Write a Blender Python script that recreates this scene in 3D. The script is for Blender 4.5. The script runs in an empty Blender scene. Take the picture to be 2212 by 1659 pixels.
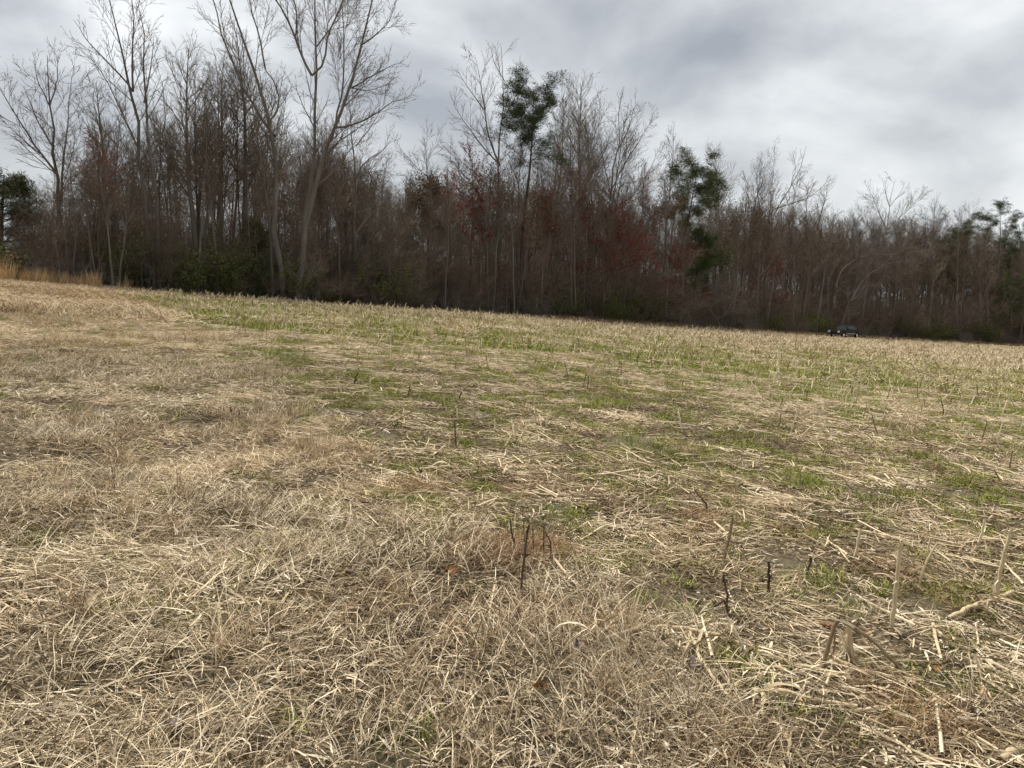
import bpy, bmesh, math
import numpy as np
from mathutils import Matrix, Vector

# ------------------------------------------------------------------ camera, sky, sun, exposure
SC = bpy.context.scene
COL = SC.collection
F, CX, CY = 1640.0, 1106.0, 829.5            # focal length and centre of a 2212 x 1659 frame
PITCH, ROLL = math.radians(6.07), math.radians(2.5)
EYE = np.array([0.0, 0.0, 1.62])


def rot_x(a):
    c, s = math.cos(a), math.sin(a)
    return np.array([[1, 0, 0], [0, c, -s], [0, s, c]])


def rot_z(a):
    c, s = math.cos(a), math.sin(a)
    return np.array([[c, -s, 0], [s, c, 0], [0, 0, 1]])


CR = rot_x(math.pi / 2 - PITCH) @ rot_z(ROLL)
cam_d = bpy.data.cameras.new('camera')
cam = bpy.data.objects.new('camera', cam_d)
COL.objects.link(cam)
cam.matrix_world = Matrix.Translation(Vector(EYE)) @ Matrix(CR.tolist()).to_4x4()
cam_d.sensor_fit = 'HORIZONTAL'
cam_d.angle = 2 * math.atan(1106 / F)
cam_d.clip_end = 3000
SC.camera = cam

SUN_EL, SUN_AZ = math.radians(60), math.radians(-38)     # azimuth from +Y, towards -X


def nd(nt, typ, **kw):
    n = nt.nodes.new(typ)
    for k, v in kw.items():
        setattr(n, k, v)
    return n


world = bpy.data.worlds.new('World')
SC.world = world
world.use_nodes = True
wt = world.node_tree
wt.nodes.clear()


def vmath(nt, op, a, b=None):
    n = nd(nt, 'ShaderNodeVectorMath', operation=op)
    for i, v in enumerate((a, b)):
        if v is None:
            continue
        if hasattr(v, 'links'):
            nt.links.new(v, n.inputs[i])
        else:
            n.inputs[i].default_value = v
    return n


def smath(nt, op, a, b=None, clamp=False):
    n = nd(nt, 'ShaderNodeMath', operation=op, use_clamp=clamp)
    for i, v in enumerate((a, b)):
        if v is None:
            continue
        if hasattr(v, 'links'):
            nt.links.new(v, n.inputs[i])
        else:
            n.inputs[i].default_value = v
    return n.outputs[0]


def ramp(nt, fac, stops, interp='LINEAR'):
    n = nd(nt, 'ShaderNodeValToRGB')
    n.color_ramp.interpolation = interp
    els = n.color_ramp.elements
    while len(els) < len(stops):
        els.new(0.5)
    for e, (p, c) in zip(els, stops):
        e.position = p
        e.color = (*c, 1.0) if len(c) == 3 else c
    if fac is not None:
        nt.links.new(fac, n.inputs[0])
    return n.outputs[0]


# overcast: a lumpy cloud deck seen in perspective, a little clear sky behind it
sky = nd(wt, 'ShaderNodeTexSky', sky_type='NISHITA')
sky.sun_disc = False
sky.sun_elevation = SUN_EL
sky.sun_rotation = SUN_AZ
bg_sky = nd(wt, 'ShaderNodeBackground')
bg_sky.inputs['Strength'].default_value = 0.05
wt.links.new(sky.outputs[0], bg_sky.inputs['Color'])
tc = nd(wt, 'ShaderNodeTexCoord')
sep = nd(wt, 'ShaderNodeSeparateXYZ')
wt.links.new(tc.outputs['Generated'], sep.inputs[0])
zz = smath(wt, 'ADD', smath(wt, 'MAXIMUM', sep.outputs['Z'], 0.0), 0.42)
comb = nd(wt, 'ShaderNodeCombineXYZ')
wt.links.new(smath(wt, 'DIVIDE', sep.outputs['X'], zz), comb.inputs['X'])
wt.links.new(smath(wt, 'DIVIDE', sep.outputs['Y'], zz), comb.inputs['Y'])
comb.inputs['Z'].default_value = 0.0
CLOUD_OFF = (1.78, 6.03, 0.0)
deck = vmath(wt, 'ADD', comb.outputs[0], CLOUD_OFF).outputs[0]
n1 = nd(wt, 'ShaderNodeTexNoise')
n1.inputs['Scale'].default_value = 2.3
n1.inputs['Detail'].default_value = 9
n1.inputs['Roughness'].default_value = 0.5
n1.inputs['Distortion'].default_value = 0.25
wt.links.new(deck, n1.inputs['Vector'])
n2 = nd(wt, 'ShaderNodeTexNoise')
n2.inputs['Scale'].default_value = 1.1
n2.inputs['Detail'].default_value = 3
wt.links.new(deck, n2.inputs['Vector'])
dens = smath(wt, 'ADD', smath(wt, 'MULTIPLY', n1.outputs[0], 0.6), smath(wt, 'MULTIPLY', n2.outputs[0], 0.4))
ccol = ramp(wt, dens, [(0.38, (0.66, 0.675, 0.68)), (0.45, (0.50, 0.515, 0.523)), (0.51, (0.375, 0.389, 0.405)), (0.59, (0.255, 0.268, 0.292))])
# towards the horizon the deck runs together into an even pale grey
hz = nd(wt, 'ShaderNodeMapRange', interpolation_type='SMOOTHSTEP')
hz.inputs['From Min'].default_value = 0.02
hz.inputs['From Max'].default_value = 0.30
hz.inputs['To Min'].default_value = 0.62
hz.inputs['To Max'].default_value = 0.0
wt.links.new(sep.outputs['Z'], hz.inputs[0])
hm = nd(wt, 'ShaderNodeMix', data_type='RGBA')
wt.links.new(hz.outputs[0], hm.inputs[0])
wt.links.new(ccol, hm.inputs[6])
hm.inputs[7].default_value = (0.455, 0.465, 0.465, 1)
ccol = hm.outputs[2]
bg_c = nd(wt, 'ShaderNodeBackground')
bg_c.inputs['Strength'].default_value = 0.43
wt.links.new(ccol, bg_c.inputs['Color'])
mx = nd(wt, 'ShaderNodeMixShader')
mx.inputs[0].default_value = 0.94
wt.links.new(bg_sky.outputs[0], mx.inputs[1])
wt.links.new(bg_c.outputs[0], mx.inputs[2])
wo = nd(wt, 'ShaderNodeOutputWorld')
wt.links.new(mx.outputs[0], wo.inputs[0])

sun_d = bpy.data.lights.new('sun', 'SUN')
sun_d.energy = 1.5
sun_d.angle = math.radians(18)
sun_d.color = (1.0, 0.945, 0.85)
sun = bpy.data.objects.new('sun', sun_d)
COL.objects.link(sun)
sdir = Vector((math.sin(SUN_AZ) * math.cos(SUN_EL), math.cos(SUN_AZ) * math.cos(SUN_EL), math.sin(SUN_EL)))
sun.rotation_euler = sdir.to_track_quat('Z', 'Y').to_euler()
sun.location = (-60, 80, 90)

SC.view_settings.view_transform = 'Standard'
SC.view_settings.look = 'None'
SC.view_settings.gamma = 1.0
SC.view_settings.use_curve_mapping = False
SC.view_settings.exposure = 1.85
SC.render.engine = 'CYCLES'
SC.cycles.max_bounces = 4
SC.cycles.diffuse_bounces = 2
SC.cycles.use_adaptive_sampling = True
SC.cycles.adaptive_threshold = 0.02
SC.cycles.transparent_max_bounces = 4

# ------------------------------------------------------------------ small helpers
RNG = np.random.default_rng(11)


def tag(o, label=None, cat=None, group=None, kind=None):
    if label:
        o['label'] = label
    if cat:
        o['category'] = cat
    if group:
        o['group'] = group
    if kind:
        o['kind'] = kind
    return o


def link(o, parent=None, loc=None):
    COL.objects.link(o)
    if parent is not None:
        o.parent = parent
    if loc is not None:
        o.location = loc
    return o


def empty(name, loc=(0, 0, 0), rz=0.0):
    o = bpy.data.objects.new(name, None)
    o.empty_display_size = 0.2
    link(o, None, loc)
    o.rotation_euler = (0, 0, rz)
    return o


def obj(name, me, parent=None, loc=None):
    return link(bpy.data.objects.new(name, me), parent, loc)


def copy_tree(o, parent=None):
    c = o.copy()
    COL.objects.link(c)
    c.parent = parent
    for ch in o.children:
        copy_tree(ch, c)
    return c


_lat = np.random.default_rng(5).random((256, 256))


def vnoise(x, y, s=1.0, seed=0):
    """smooth value noise, 0..1"""
    x = np.asarray(x, float) / s + seed * 17.31 + 500.0
    y = np.asarray(y, float) / s + seed * 9.73 + 500.0
    xi, yi = np.floor(x).astype(int), np.floor(y).astype(int)
    fx, fy = x - xi, y - yi
    fx, fy = fx * fx * (3 - 2 * fx), fy * fy * (3 - 2 * fy)
    g = lambda i, j: _lat[i % 256, j % 256]
    return (g(xi, yi) * (1 - fx) + g(xi + 1, yi) * fx) * (1 - fy) + (g(xi, yi + 1) * (1 - fx) + g(xi + 1, yi + 1) * fx) * fy


def sstep(a, b, x):
    t = np.clip((np.asarray(x, float) - a) / (b - a), 0, 1)
    return t * t * (3 - 2 * t)


def ground_z(x, y):
    x = np.asarray(x, float)
    y = np.asarray(y, float)
    base = -0.0455 * 62 * np.tanh(x / 62) + 0.60 * np.tanh(y / 95)
    r = np.sqrt(x * x + y * y)
    b = (vnoise(x, y, 3.3, 1) - 0.5) * 0.10 + (vnoise(x, y, 0.9, 2) - 0.5) * 0.10 * (1 - sstep(5, 14, r)) + (vnoise(x, y, 0.33, 7) - 0.5) * 0.05 * (1 - sstep(2.5, 5.5, r))
    return base + b * sstep(0.0, 3.0, r + 1.5)


EYE_G = float(ground_z(0, 0))


def project(p):
    q = (np.asarray(p, float) - EYE) @ CR
    return CX + F * q[..., 0] / -q[..., 2], CY - F * q[..., 1] / -q[..., 2]


def ray(px, py):
    d = CR @ np.array([(px - CX) / F, -(py - CY) / F, -1.0])
    return d / np.linalg.norm(d)


def ground_at(px, py):
    """where the sight line through that point of the view meets the ground"""
    d = ray(px, py)
    ts = np.geomspace(1.0, 300, 1500)
    p = EYE + ts[:, None] * d
    h = p[:, 2] - ground_z(p[:, 0], p[:, 1])
    i = int(np.argmax(h < 0)) if (h < 0).any() else len(ts) - 1
    return p[i]


def stand(px, Y):
    X = (px - CX) / F * Y
    for _ in range(6):
        x = project(np.array([X, Y, float(ground_z(X, Y))]))[0]
        X += (px - float(x)) / F * Y
    return np.array([X, Y, float(ground_z(X, Y))])


def height_to(p, top):
    lo, hi = 0.0, 70.0
    for _ in range(30):
        m = (lo + hi) / 2
        if project(p + np.array([0, 0, m]))[1] > top:
            lo = m
        else:
            hi = m
    return lo


EDGE = np.array([(-140, -30), (-60, 18), (-33, 41), (-25, 47.5), (-16, 56), (51, 124), (84, 134), (140, 145), (400, 210)], float)


def edge_y(x):
    return np.interp(x, EDGE[:, 0], EDGE[:, 1])


_b = [ground_at(*p) for p in ((262, 640), (340, 668), (480, 748), (620, 850), (700, 950), (800, 1060), (1000, 1180), (1250, 1300), (1480, 1450), (1700, 1640))]
_b = sorted([(p[1], p[0]) for p in _b])
BY = np.array([-3.0, 0.5] + [q[0] for q in _b] + [60.0])
BX = np.array([4.0, 2.6] + [q[1] for q in _b] + [_b[-1][1] - 9.0])


def verge(x, y):
    """1 in the dry grass verge on the left, 0 in the corn stubble"""
    w = 0.28 + 0.022 * np.abs(y)
    wob = (vnoise(x, y, 1.4, 6) - 0.5) * (0.8 + 0.06 * np.abs(y))
    return sstep(-1, 1, (np.interp(y, BY, BX) - x + wob) / w)


def in_wood(x, y):
    return sstep(-1.0, 2.0, y - edge_y(x) + (vnoise(x, y, 4, 8) - 0.5) * 2)


def green_amt(x, y):
    n = 0.40 * vnoise(x, y, 2.4, 3) + 0.60 * vnoise(x, y, 0.55, 4)
    r = np.sqrt(np.asarray(x) ** 2 + np.asarray(y) ** 2)
    return sstep(0.36, 0.50, n) * (1 - verge(x, y) * 0.80) * sstep(2.0, 5.0, r)


# ------------------------------------------------------------------ materials
MATS = {}


def pmat(name, stops, rough=0.9, noise=None, objrand=0.0, attr='tint', spec=0.15, coat=0.0, metal=0.0, bump=None):
    """colour from a ramp over the per-piece tint, mixed with fine noise and a per-object shift"""
    m = bpy.data.materials.new(name)
    m.use_nodes = True
    nt = m.node_tree
    bs = nt.nodes['Principled BSDF']
    bs.inputs['Roughness'].default_value = rough
    bs.inputs['Specular IOR Level'].default_value = spec
    bs.inputs['Metallic'].default_value = metal
    bs.inputs['Coat Weight'].default_value = coat
    if len(stops) == 1 and not noise and not objrand:
        bs.inputs['Base Color'].default_value = (*stops[0], 1)
        MATS[name] = m
        return m
    a = nd(nt, 'ShaderNodeAttribute', attribute_name=attr)
    fac = a.outputs['Fac']
    if objrand:
        oi = nd(nt, 'ShaderNodeObjectInfo')
        sh = smath(nt, 'MULTIPLY', smath(nt, 'SUBTRACT', oi.outputs['Random'], 0.5), objrand)
        fac = smath(nt, 'ADD', fac, sh, True)
    if noise:
        tcn = nd(nt, 'ShaderNodeTexCoord')
        mp = nd(nt, 'ShaderNodeMapping')
        mp.inputs['Scale'].default_value = noise[2] if len(noise) > 2 else (1, 1, 1)
        nt.links.new(tcn.outputs['Object'], mp.inputs[0])
        nz = nd(nt, 'ShaderNodeTexNoise')
        nz.inputs['Scale'].default_value = noise[0]
        nz.inputs['Detail'].default_value = 5
        nt.links.new(mp.outputs[0], nz.inputs['Vector'])
        fac = smath(nt, 'ADD', fac, smath(nt, 'MULTIPLY', smath(nt, 'SUBTRACT', nz.outputs[0], 0.5), noise[1]), True)
        if bump:
            bp = nd(nt, 'ShaderNodeBump')
            bp.inputs['Strength'].default_value = bump
            bp.inputs['Distance'].default_value = 0.02
            nt.links.new(nz.outputs[0], bp.inputs['Height'])
            nt.links.new(bp.outputs[0], bs.inputs['Normal'])
    k = len(stops)
    c = ramp(nt, fac, [(i / max(k - 1, 1), s) for i, s in enumerate(stops)])
    nt.links.new(c, bs.inputs['Base Color'])
    MATS[name] = m
    return m


pmat('straw_gold', [(0.142, 0.096, 0.057), (0.401, 0.292, 0.171), (0.649, 0.506, 0.322), (0.897, 0.739, 0.532)], objrand=0.4)
pmat('straw_grey', [(0.124, 0.091, 0.056), (0.372, 0.292, 0.183), (0.632, 0.517, 0.348), (0.892, 0.765, 0.560)], objrand=0.4)
pmat('straw_red', [(0.115, 0.064, 0.037), (0.230, 0.135, 0.073), (0.345, 0.219, 0.119), (0.437, 0.322, 0.185)], objrand=0.2)
pmat('corn_leaf', [(0.188, 0.129, 0.077), (0.495, 0.386, 0.236), (0.708, 0.584, 0.397), (0.873, 0.760, 0.579)], objrand=0.2)
pmat('corn_stem', [(0.18, 0.13, 0.075), (0.42, 0.33, 0.20), (0.60, 0.49, 0.315), (0.70, 0.60, 0.43)], objrand=0.3, noise=(30, 0.5, (1, 1, 0.15)))
pmat('corn_stem_brown', [(0.062, 0.044, 0.027), (0.150, 0.106, 0.065), (0.300, 0.225, 0.138), (0.450, 0.350, 0.225)], objrand=0.25, noise=(30, 0.8, (1, 1, 0.15)))
pmat('weed_dark', [(0.026, 0.018, 0.015), (0.078, 0.055, 0.040), (0.154, 0.109, 0.080)], noise=(60, 0.6))
pmat('chaff', [(0.13, 0.09, 0.06), (0.32, 0.25, 0.17), (0.50, 0.42, 0.31), (0.62, 0.55, 0.44)], objrand=0.2)
pmat('thatch', [(0.061, 0.041, 0.024), (0.138, 0.097, 0.056), (0.246, 0.182, 0.110), (0.383, 0.305, 0.198)], objrand=0.35)
pmat('weed_green', [(0.090, 0.118, 0.023), (0.179, 0.211, 0.040), (0.297, 0.315, 0.067), (0.486, 0.441, 0.150)], objrand=0.35)
pmat('broom_grass', [(0.297, 0.189, 0.089), (0.540, 0.378, 0.193), (0.729, 0.540, 0.297)], objrand=0.3)
pmat('edge_grass', [(0.150, 0.098, 0.053), (0.285, 0.195, 0.105), (0.420, 0.300, 0.165)], objrand=0.4)
pmat('bark_grey', [(0.079, 0.068, 0.057), (0.152, 0.134, 0.116), (0.238, 0.217, 0.195)], objrand=0.35, noise=(2.2, 0.9, (1, 1, 0.25)), bump=0.5)
pmat('bark_brown', [(0.059, 0.044, 0.033), (0.112, 0.084, 0.065), (0.184, 0.146, 0.116)], objrand=0.4, noise=(2.2, 0.9, (1, 1, 0.25)), bump=0.5)
pmat('bark_pale', [(0.16, 0.135, 0.11), (0.25, 0.22, 0.185), (0.34, 0.31, 0.27)], objrand=0.3, noise=(2.5, 0.8, (1, 1, 0.3)))
pmat('twig_grey', [(0.094, 0.078, 0.068), (0.166, 0.141, 0.124), (0.247, 0.217, 0.192)], objrand=0.4)
pmat('twig_brown', [(0.074, 0.054, 0.039), (0.136, 0.102, 0.074), (0.210, 0.166, 0.125)], objrand=0.5)
pmat('bud_red', [(0.073, 0.012, 0.015), (0.139, 0.022, 0.022), (0.211, 0.044, 0.039)], objrand=0.3)
pmat('bud_pink', [(0.154, 0.055, 0.055), (0.253, 0.094, 0.088), (0.352, 0.154, 0.132)], objrand=0.3)
pmat('needle', [(0.025, 0.037, 0.014), (0.052, 0.069, 0.023), (0.097, 0.110, 0.036)], objrand=0.3)
pmat('needle_light', [(0.03, 0.05, 0.014), (0.06, 0.09, 0.024), (0.10, 0.13, 0.035)], objrand=0.3)
pmat('leaf_olive', [(0.053, 0.059, 0.021), (0.096, 0.104, 0.035), (0.149, 0.149, 0.053)], objrand=0.5)
pmat('leaf_brown', [(0.068, 0.051, 0.029), (0.135, 0.095, 0.057), (0.220, 0.152, 0.095)], objrand=0.4)
pmat('leaf_rust', [(0.176, 0.083, 0.033), (0.330, 0.165, 0.074), (0.462, 0.261, 0.132)])
pmat('leaf_grey', [(0.14, 0.11, 0.10), (0.26, 0.22, 0.2)])
pmat('cob', [(0.253, 0.116, 0.055), (0.414, 0.217, 0.110), (0.517, 0.342, 0.202)], noise=(120, 0.8))
pmat('board', [(0.30, 0.27, 0.23), (0.48, 0.45, 0.40)], noise=(8, 0.9))
pmat('stone', [(0.24, 0.22, 0.19), (0.40, 0.37, 0.33)], noise=(9, 0.9))

# ground sheet: soil, chaff, sand, moss-green film, leaf litter under the trees
gm = bpy.data.materials.new('soil')
gm.use_nodes = True
gt = gm.node_tree
gb = gt.nodes['Principled BSDF']
gb.inputs['Roughness'].default_value = 0.95
gb.inputs['Specular IOR Level'].default_value = 0.1
gtc = nd(gt, 'ShaderNodeTexCoord')


def gnoise(scale, detail=6, rough=0.6, vec=None):
    n = nd(gt, 'ShaderNodeTexNoise')
    n.inputs['Scale'].default_value = scale
    n.inputs['Detail'].default_value = detail
    n.inputs['Roughness'].default_value = rough
    gt.links.new(vec if vec is not None else gtc.outputs['Object'], n.inputs['Vector'])
    return n.outputs[0]


def gmix(fac, a, b):
    n = nd(gt, 'ShaderNodeMix', data_type='RGBA')
    for sock, v in ((n.inputs[0], fac), (n.inputs[6], a), (n.inputs[7], b)):
        if hasattr(v, 'links'):
            gt.links.new(v, sock)
        else:
            sock.default_value = v if isinstance(v, float) else (*v, 1)
    return n.outputs[2]


def gattr(n):
    return nd(gt, 'ShaderNodeAttribute', attribute_name=n).outputs['Fac']


soil = ramp(gt, gnoise(38, 9, 0.75), [(0.32, (0.05, 0.037, 0.025)), (0.5, (0.105, 0.082, 0.057)), (0.66, (0.21, 0.172, 0.125))])
straw = ramp(gt, gnoise(45, 6, 0.75), [(0.3, (0.15, 0.11, 0.07)), (0.5, (0.34, 0.265, 0.165)), (0.68, (0.52, 0.43, 0.29))])
c = gmix(smath(gt, 'MULTIPLY', gattr('straw'), ramp(gt, gnoise(3.0, 5), [(0.35, (0.35,) * 3), (0.6, (1, 1, 1))])), soil, straw)
sand = ramp(gt, gnoise(60, 9, 0.75), [(0.3, (0.30, 0.255, 0.19)), (0.7, (0.52, 0.46, 0.365))])
c = gmix(gattr('sand'), c, sand)
grn = ramp(gt, gnoise(30, 6, 0.7), [(0.3, (0.05, 0.065, 0.02)), (0.6, (0.12, 0.145, 0.04)), (0.75, (0.22, 0.20, 0.09))])
c = gmix(gattr('green'), c, grn)
lit = ramp(gt, gnoise(9, 8, 0.75), [(0.3, (0.035, 0.024, 0.015)), (0.6, (0.085, 0.058, 0.036)), (0.75, (0.15, 0.11, 0.07))])
c = gmix(gattr('wood'), c, lit)
gt.links.new(c, gb.inputs['Base Color'])
gbp = nd(gt, 'ShaderNodeBump')
gbp.inputs['Strength'].default_value = 0.8
gbp.inputs['Distance'].default_value = 0.03
gt.links.new(gnoise(35, 8, 0.75), gbp.inputs['Height'])
gt.links.new(gbp.outputs[0], gb.inputs['Normal'])


# ------------------------------------------------------------------ mesh builders (numpy)
def mesh_np(name, V, Fc, mat, tint=None, smooth=False, attrs=None):
    me = bpy.data.meshes.new(name)
    V = np.ascontiguousarray(V, np.float32)
    Fc = np.ascontiguousarray(Fc, np.int32)
    k = Fc.shape[1]
    me.vertices.add(len(V))
    me.vertices.foreach_set('co', V.ravel())
    me.loops.add(Fc.size)
    me.loops.foreach_set('vertex_index', Fc.ravel())
    me.polygons.add(len(Fc))
    me.polygons.foreach_set('loop_start', np.arange(0, Fc.size, k, dtype=np.int32))
    me.polygons.foreach_set('use_smooth', np.full(len(Fc), smooth, dtype=bool))
    for nm, arr in ([('tint', tint)] if tint is not None else []) + list((attrs or {}).items()):
        a = me.attributes.new(nm, 'FLOAT', 'POINT')
        a.data.foreach_set('value', np.ascontiguousarray(arr, np.float32))
    if mat is not None:
        me.materials.append(MATS[mat] if isinstance(mat, str) else mat)
    me.update(calc_edges=True)
    return me


def nrm(v):
    return v / np.maximum(np.linalg.norm(v, axis=-1, keepdims=True), 1e-9)


def tubes(groups):
    """groups of (P[B,n,3], R[B,n], sides, tint[B]) -> verts, quads, tint"""
    Vs, Fs, Ts, off = [], [], [], 0
    for P, R, k, tint in groups:
        B, n, _ = P.shape
        if B == 0:
            continue
        T = np.gradient(P, axis=1)
        T = nrm(T)
        D = nrm(P[:, -1] - P[:, 0])
        ref = np.where(np.abs(D[:, 2:3]) < 0.85, np.array([[0, 0, 1.0]]), np.array([[1.0, 0, 0]]))
        U = nrm(np.cross(T, ref[:, None, :]))
        W = np.cross(T, U)
        a = np.arange(k) * 2 * math.pi / k
        ring = P[:, :, None, :] + R[:, :, None, None] * (np.cos(a)[None, None, :, None] * U[:, :, None, :] + np.sin(a)[None, None, :, None] * W[:, :, None, :])
        Vs.append(ring.reshape(-1, 3))
        idx = np.arange(B * n * k).reshape(B, n, k) + off
        nxt = np.roll(idx, -1, axis=2)
        q = np.stack([idx[:, :-1], nxt[:, :-1], nxt[:, 1:], idx[:, 1:]], axis=-1)
        Fs.append(q.reshape(-1, 4))
        Ts.append(np.repeat(tint, n * k))
        off += B * n * k
    return np.concatenate(Vs), np.concatenate(Fs), np.concatenate(Ts)


def ribbons(rng, P0, az, el, L, W, n=4, droop=0.5, wob=0.15, tint=None, taper=True, roll=0.5):
    """flat blades: start, heading, elevation, length, width; they bend over by droop"""
    B = len(P0)
    az = az.copy()
    el = el.copy()
    P = [P0]
    st = L / (n - 1)
    Ds = []
    for i in range(n - 1):
        d = np.stack([np.cos(el) * np.cos(az), np.cos(el) * np.sin(az), np.sin(el)], -1)
        Ds.append(d)
        P.append(P[-1] + d * st[:, None])
        el = el - droop * rng.uniform(0.3, 1.3, B)
        az = az + rng.normal(0, wob, B)
        el = np.where(P[-1][:, 2] < 0.012, np.maximum(el, 0.02), el)
    Ds.append(Ds[-1])
    P = np.stack(P, 1)
    D = np.stack(Ds, 1)
    S = nrm(np.cross(D, np.array([0, 0, 1.0])))
    N = np.cross(S, D)
    ra = rng.normal(0, roll, B)[:, None, None] + rng.normal(0, 0.25, (B, n, 1))
    S = np.cos(ra) * S + np.sin(ra) * N
    w = np.linspace(1, 0.15 if taper else 0.8, n)[None, :] * np.minimum(1, 0.6 + np.linspace(0, 1.2, n))[None, :] * W[:, None] * 0.5
    V = np.stack([P - S * w[..., None], P + S * w[..., None]], 2)
    idx = np.arange(B * n * 2).reshape(B, n, 2)
    q = np.stack([idx[:, :-1, 0], idx[:, :-1, 1], idx[:, 1:, 1], idx[:, 1:, 0]], -1)
    t = rng.random(B) if tint is None else tint
    return V.reshape(-1, 3), q.reshape(-1, 4), np.repeat(t, n * 2)


def merge(parts):
    Vs, Fs, Ts, o = [], [], [], 0
    for V, Fc, T in parts:
        Vs.append(V)
        Fs.append(Fc + o)
        Ts.append(T)
        o += len(V)
    return np.concatenate(Vs), np.concatenate(Fs), np.concatenate(Ts)


def leaf_quads(rng, C, size, flat=0.0, aspect=0.6, dirs=None, spread=1.0):
    """small leaf-shaped quads (a bent kite) at the points C"""
    B = len(C)
    d = rng.normal(0, 1, (B, 3)) if dirs is None else dirs + rng.normal(0, spread, (B, 3))
    d[:, 2] *= (1 - flat)
    d = nrm(d)
    s = nrm(np.cross(d, rng.normal(0, 1, (B, 3))))
    L = size * rng.uniform(0.6, 1.4, B)[:, None]
    V = np.stack([C, C + d * L * 0.5 + s * L * aspect * 0.5, C + d * L, C + d * L * 0.5 - s * L * aspect * 0.5], 1)
    q = np.arange(B * 4).reshape(B, 4)
    return V.reshape(-1, 3), q, np.repeat(rng.random(B), 4)


# ------------------------------------------------------------------ the ground
def axis(n, near, far):
    t = np.linspace(-1, 1, n)
    k = 6.2
    return far * np.sinh(k * t) / np.sinh(k)


gx = axis(400, 0.05, 700.0)
gy = axis(400, 0.05, 700.0) + 5.0
GX, GY = np.meshgrid(gx, gy, indexing='ij')
GZ = ground_z(GX, GY)
gv = np.stack([GX, GY, GZ], -1).reshape(-1, 3)
ii = np.arange(400 * 400).reshape(400, 400)
gq = np.stack([ii[:-1, :-1], ii[1:, :-1], ii[1:, 1:], ii[:-1, 1:]], -1).reshape(-1, 4)
fx, fy = GX.ravel(), GY.ravel()
vg = verge(fx, fy)
iw = in_wood(fx, fy)
sandm = 0.5 * sstep(0.72, 0.86, vnoise(fx, fy, 0.9, 12)) * sstep(0.5, 0.65, vnoise(fx, fy, 3.5, 13)) * (1 - iw)
for (sx_, sy_, sr) in ((1660, 1300, 0.22), (385, 725, 0.8), (345, 700, 1.0), (195, 653, 0.9)):
    q = ground_at(sx_, sy_)
    dd = np.hypot((fx - q[0]), (fy - q[1]) * 0.8) / sr + (vnoise(fx, fy, 0.35, 14) - 0.5) * 1.2
    sandm = np.maximum(sandm, 1 - sstep(0.45, 1.0, dd))
rr = np.hypot(fx, fy)
ground = obj('field', mesh_np('field', gv, gq, gm, smooth=True, attrs={
    'straw': np.clip(0.18 + 0.62 * sstep(10, 45, rr) + 0.15 * sstep(8, 20, rr) * vg, 0, 1), 'sand': sandm * 0.85,
    'green': np.clip(green_amt(fx, fy) * (0.12 + 0.5 * sstep(12, 40, rr)) + 0.06 * vg * (1 - sstep(8, 18, rr)), 0, 1) * (1 - iw) * (1 - 0.9 * sstep(32, 65, rr)) , 'wood': iw}))
tag(ground, kind='structure', label='harvested corn field with a dry grass verge, soil and straw')


# ------------------------------------------------------------------ trees
def grow(rng, P0, D0, L, R0, n, wob, up, end=0.25):
    B = len(P0)
    D = D0.copy()
    P = [P0]
    st = (L / (n - 1))[:, None]
    for _ in range(n - 1):
        P.append(P[-1] + D * st)
        D = nrm(D + rng.normal(0, wob, (B, 3)) + np.array([0, 0, up]))
    s = np.linspace(0, 1, n)[None, :]
    return np.stack(P, 1), R0[:, None] * (1 - (1 - end) * s)


def spawn(rng, P, R, Lp, K, t0, t1, a0, a1, lf, rf, fall=0.5, rmin=0.006):
    B, n, _ = P.shape
    if isinstance(K, float):                     # so many per metre of the parent
        cnt = np.maximum(1, np.floor(K * Lp * (t1 - t0) + rng.random(B))).astype(int)
    else:
        cnt = np.full(B, K)
    par = np.repeat(np.arange(B), cnt)
    M = len(par)
    j = np.arange(M) - np.repeat(np.cumsum(cnt) - cnt, cnt)
    t = t0 + (t1 - t0) * (j + rng.random(M)) / cnt[par]
    f = np.clip(t, 0, 0.999) * (n - 1)
    i = f.astype(int)
    w = (f - i)[:, None]
    pos = P[par, i] * (1 - w) + P[par, i + 1] * w
    tan = nrm(P[par, i + 1] - P[par, i])
    rad = R[par, i] * (1 - w[:, 0]) + R[par, i + 1] * w[:, 0]
    perp = rng.normal(0, 1, (M, 3))
    perp = nrm(perp - (perp * tan).sum(1, keepdims=True) * tan)
    a = rng.uniform(a0, a1, M)[:, None]
    D = np.cos(a) * tan + np.sin(a) * perp
    L = Lp[par] * lf * (1 - fall * (t - t0) / max(t1 - t0, 1e-6)) * rng.uniform(0.7, 1.3, M)
    return pos, D, L, np.maximum(np.minimum(rad * rf, rad * 0.9), rmin), par


def twig_levels(rng, P, R, L, spec):
    """spec: per level (K, t0, t1, a0, a1, length factor, radius factor, points, wobble, up, sides)"""
    out = []
    for (K, t0, t1, a0, a1, lf, rf, n, wob, up, sides, rmin) in spec:
        pos, D, Lc, Rc, _ = spawn(rng, P, R, L, K, t0, t1, a0, a1, lf, rf, rmin=rmin)
        P, R = grow(rng, pos, D, Lc, Rc, n, wob, up, 0.35)
        L = Lc
        out.append((P, R, sides, rng.random(len(P))))
    return out


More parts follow.
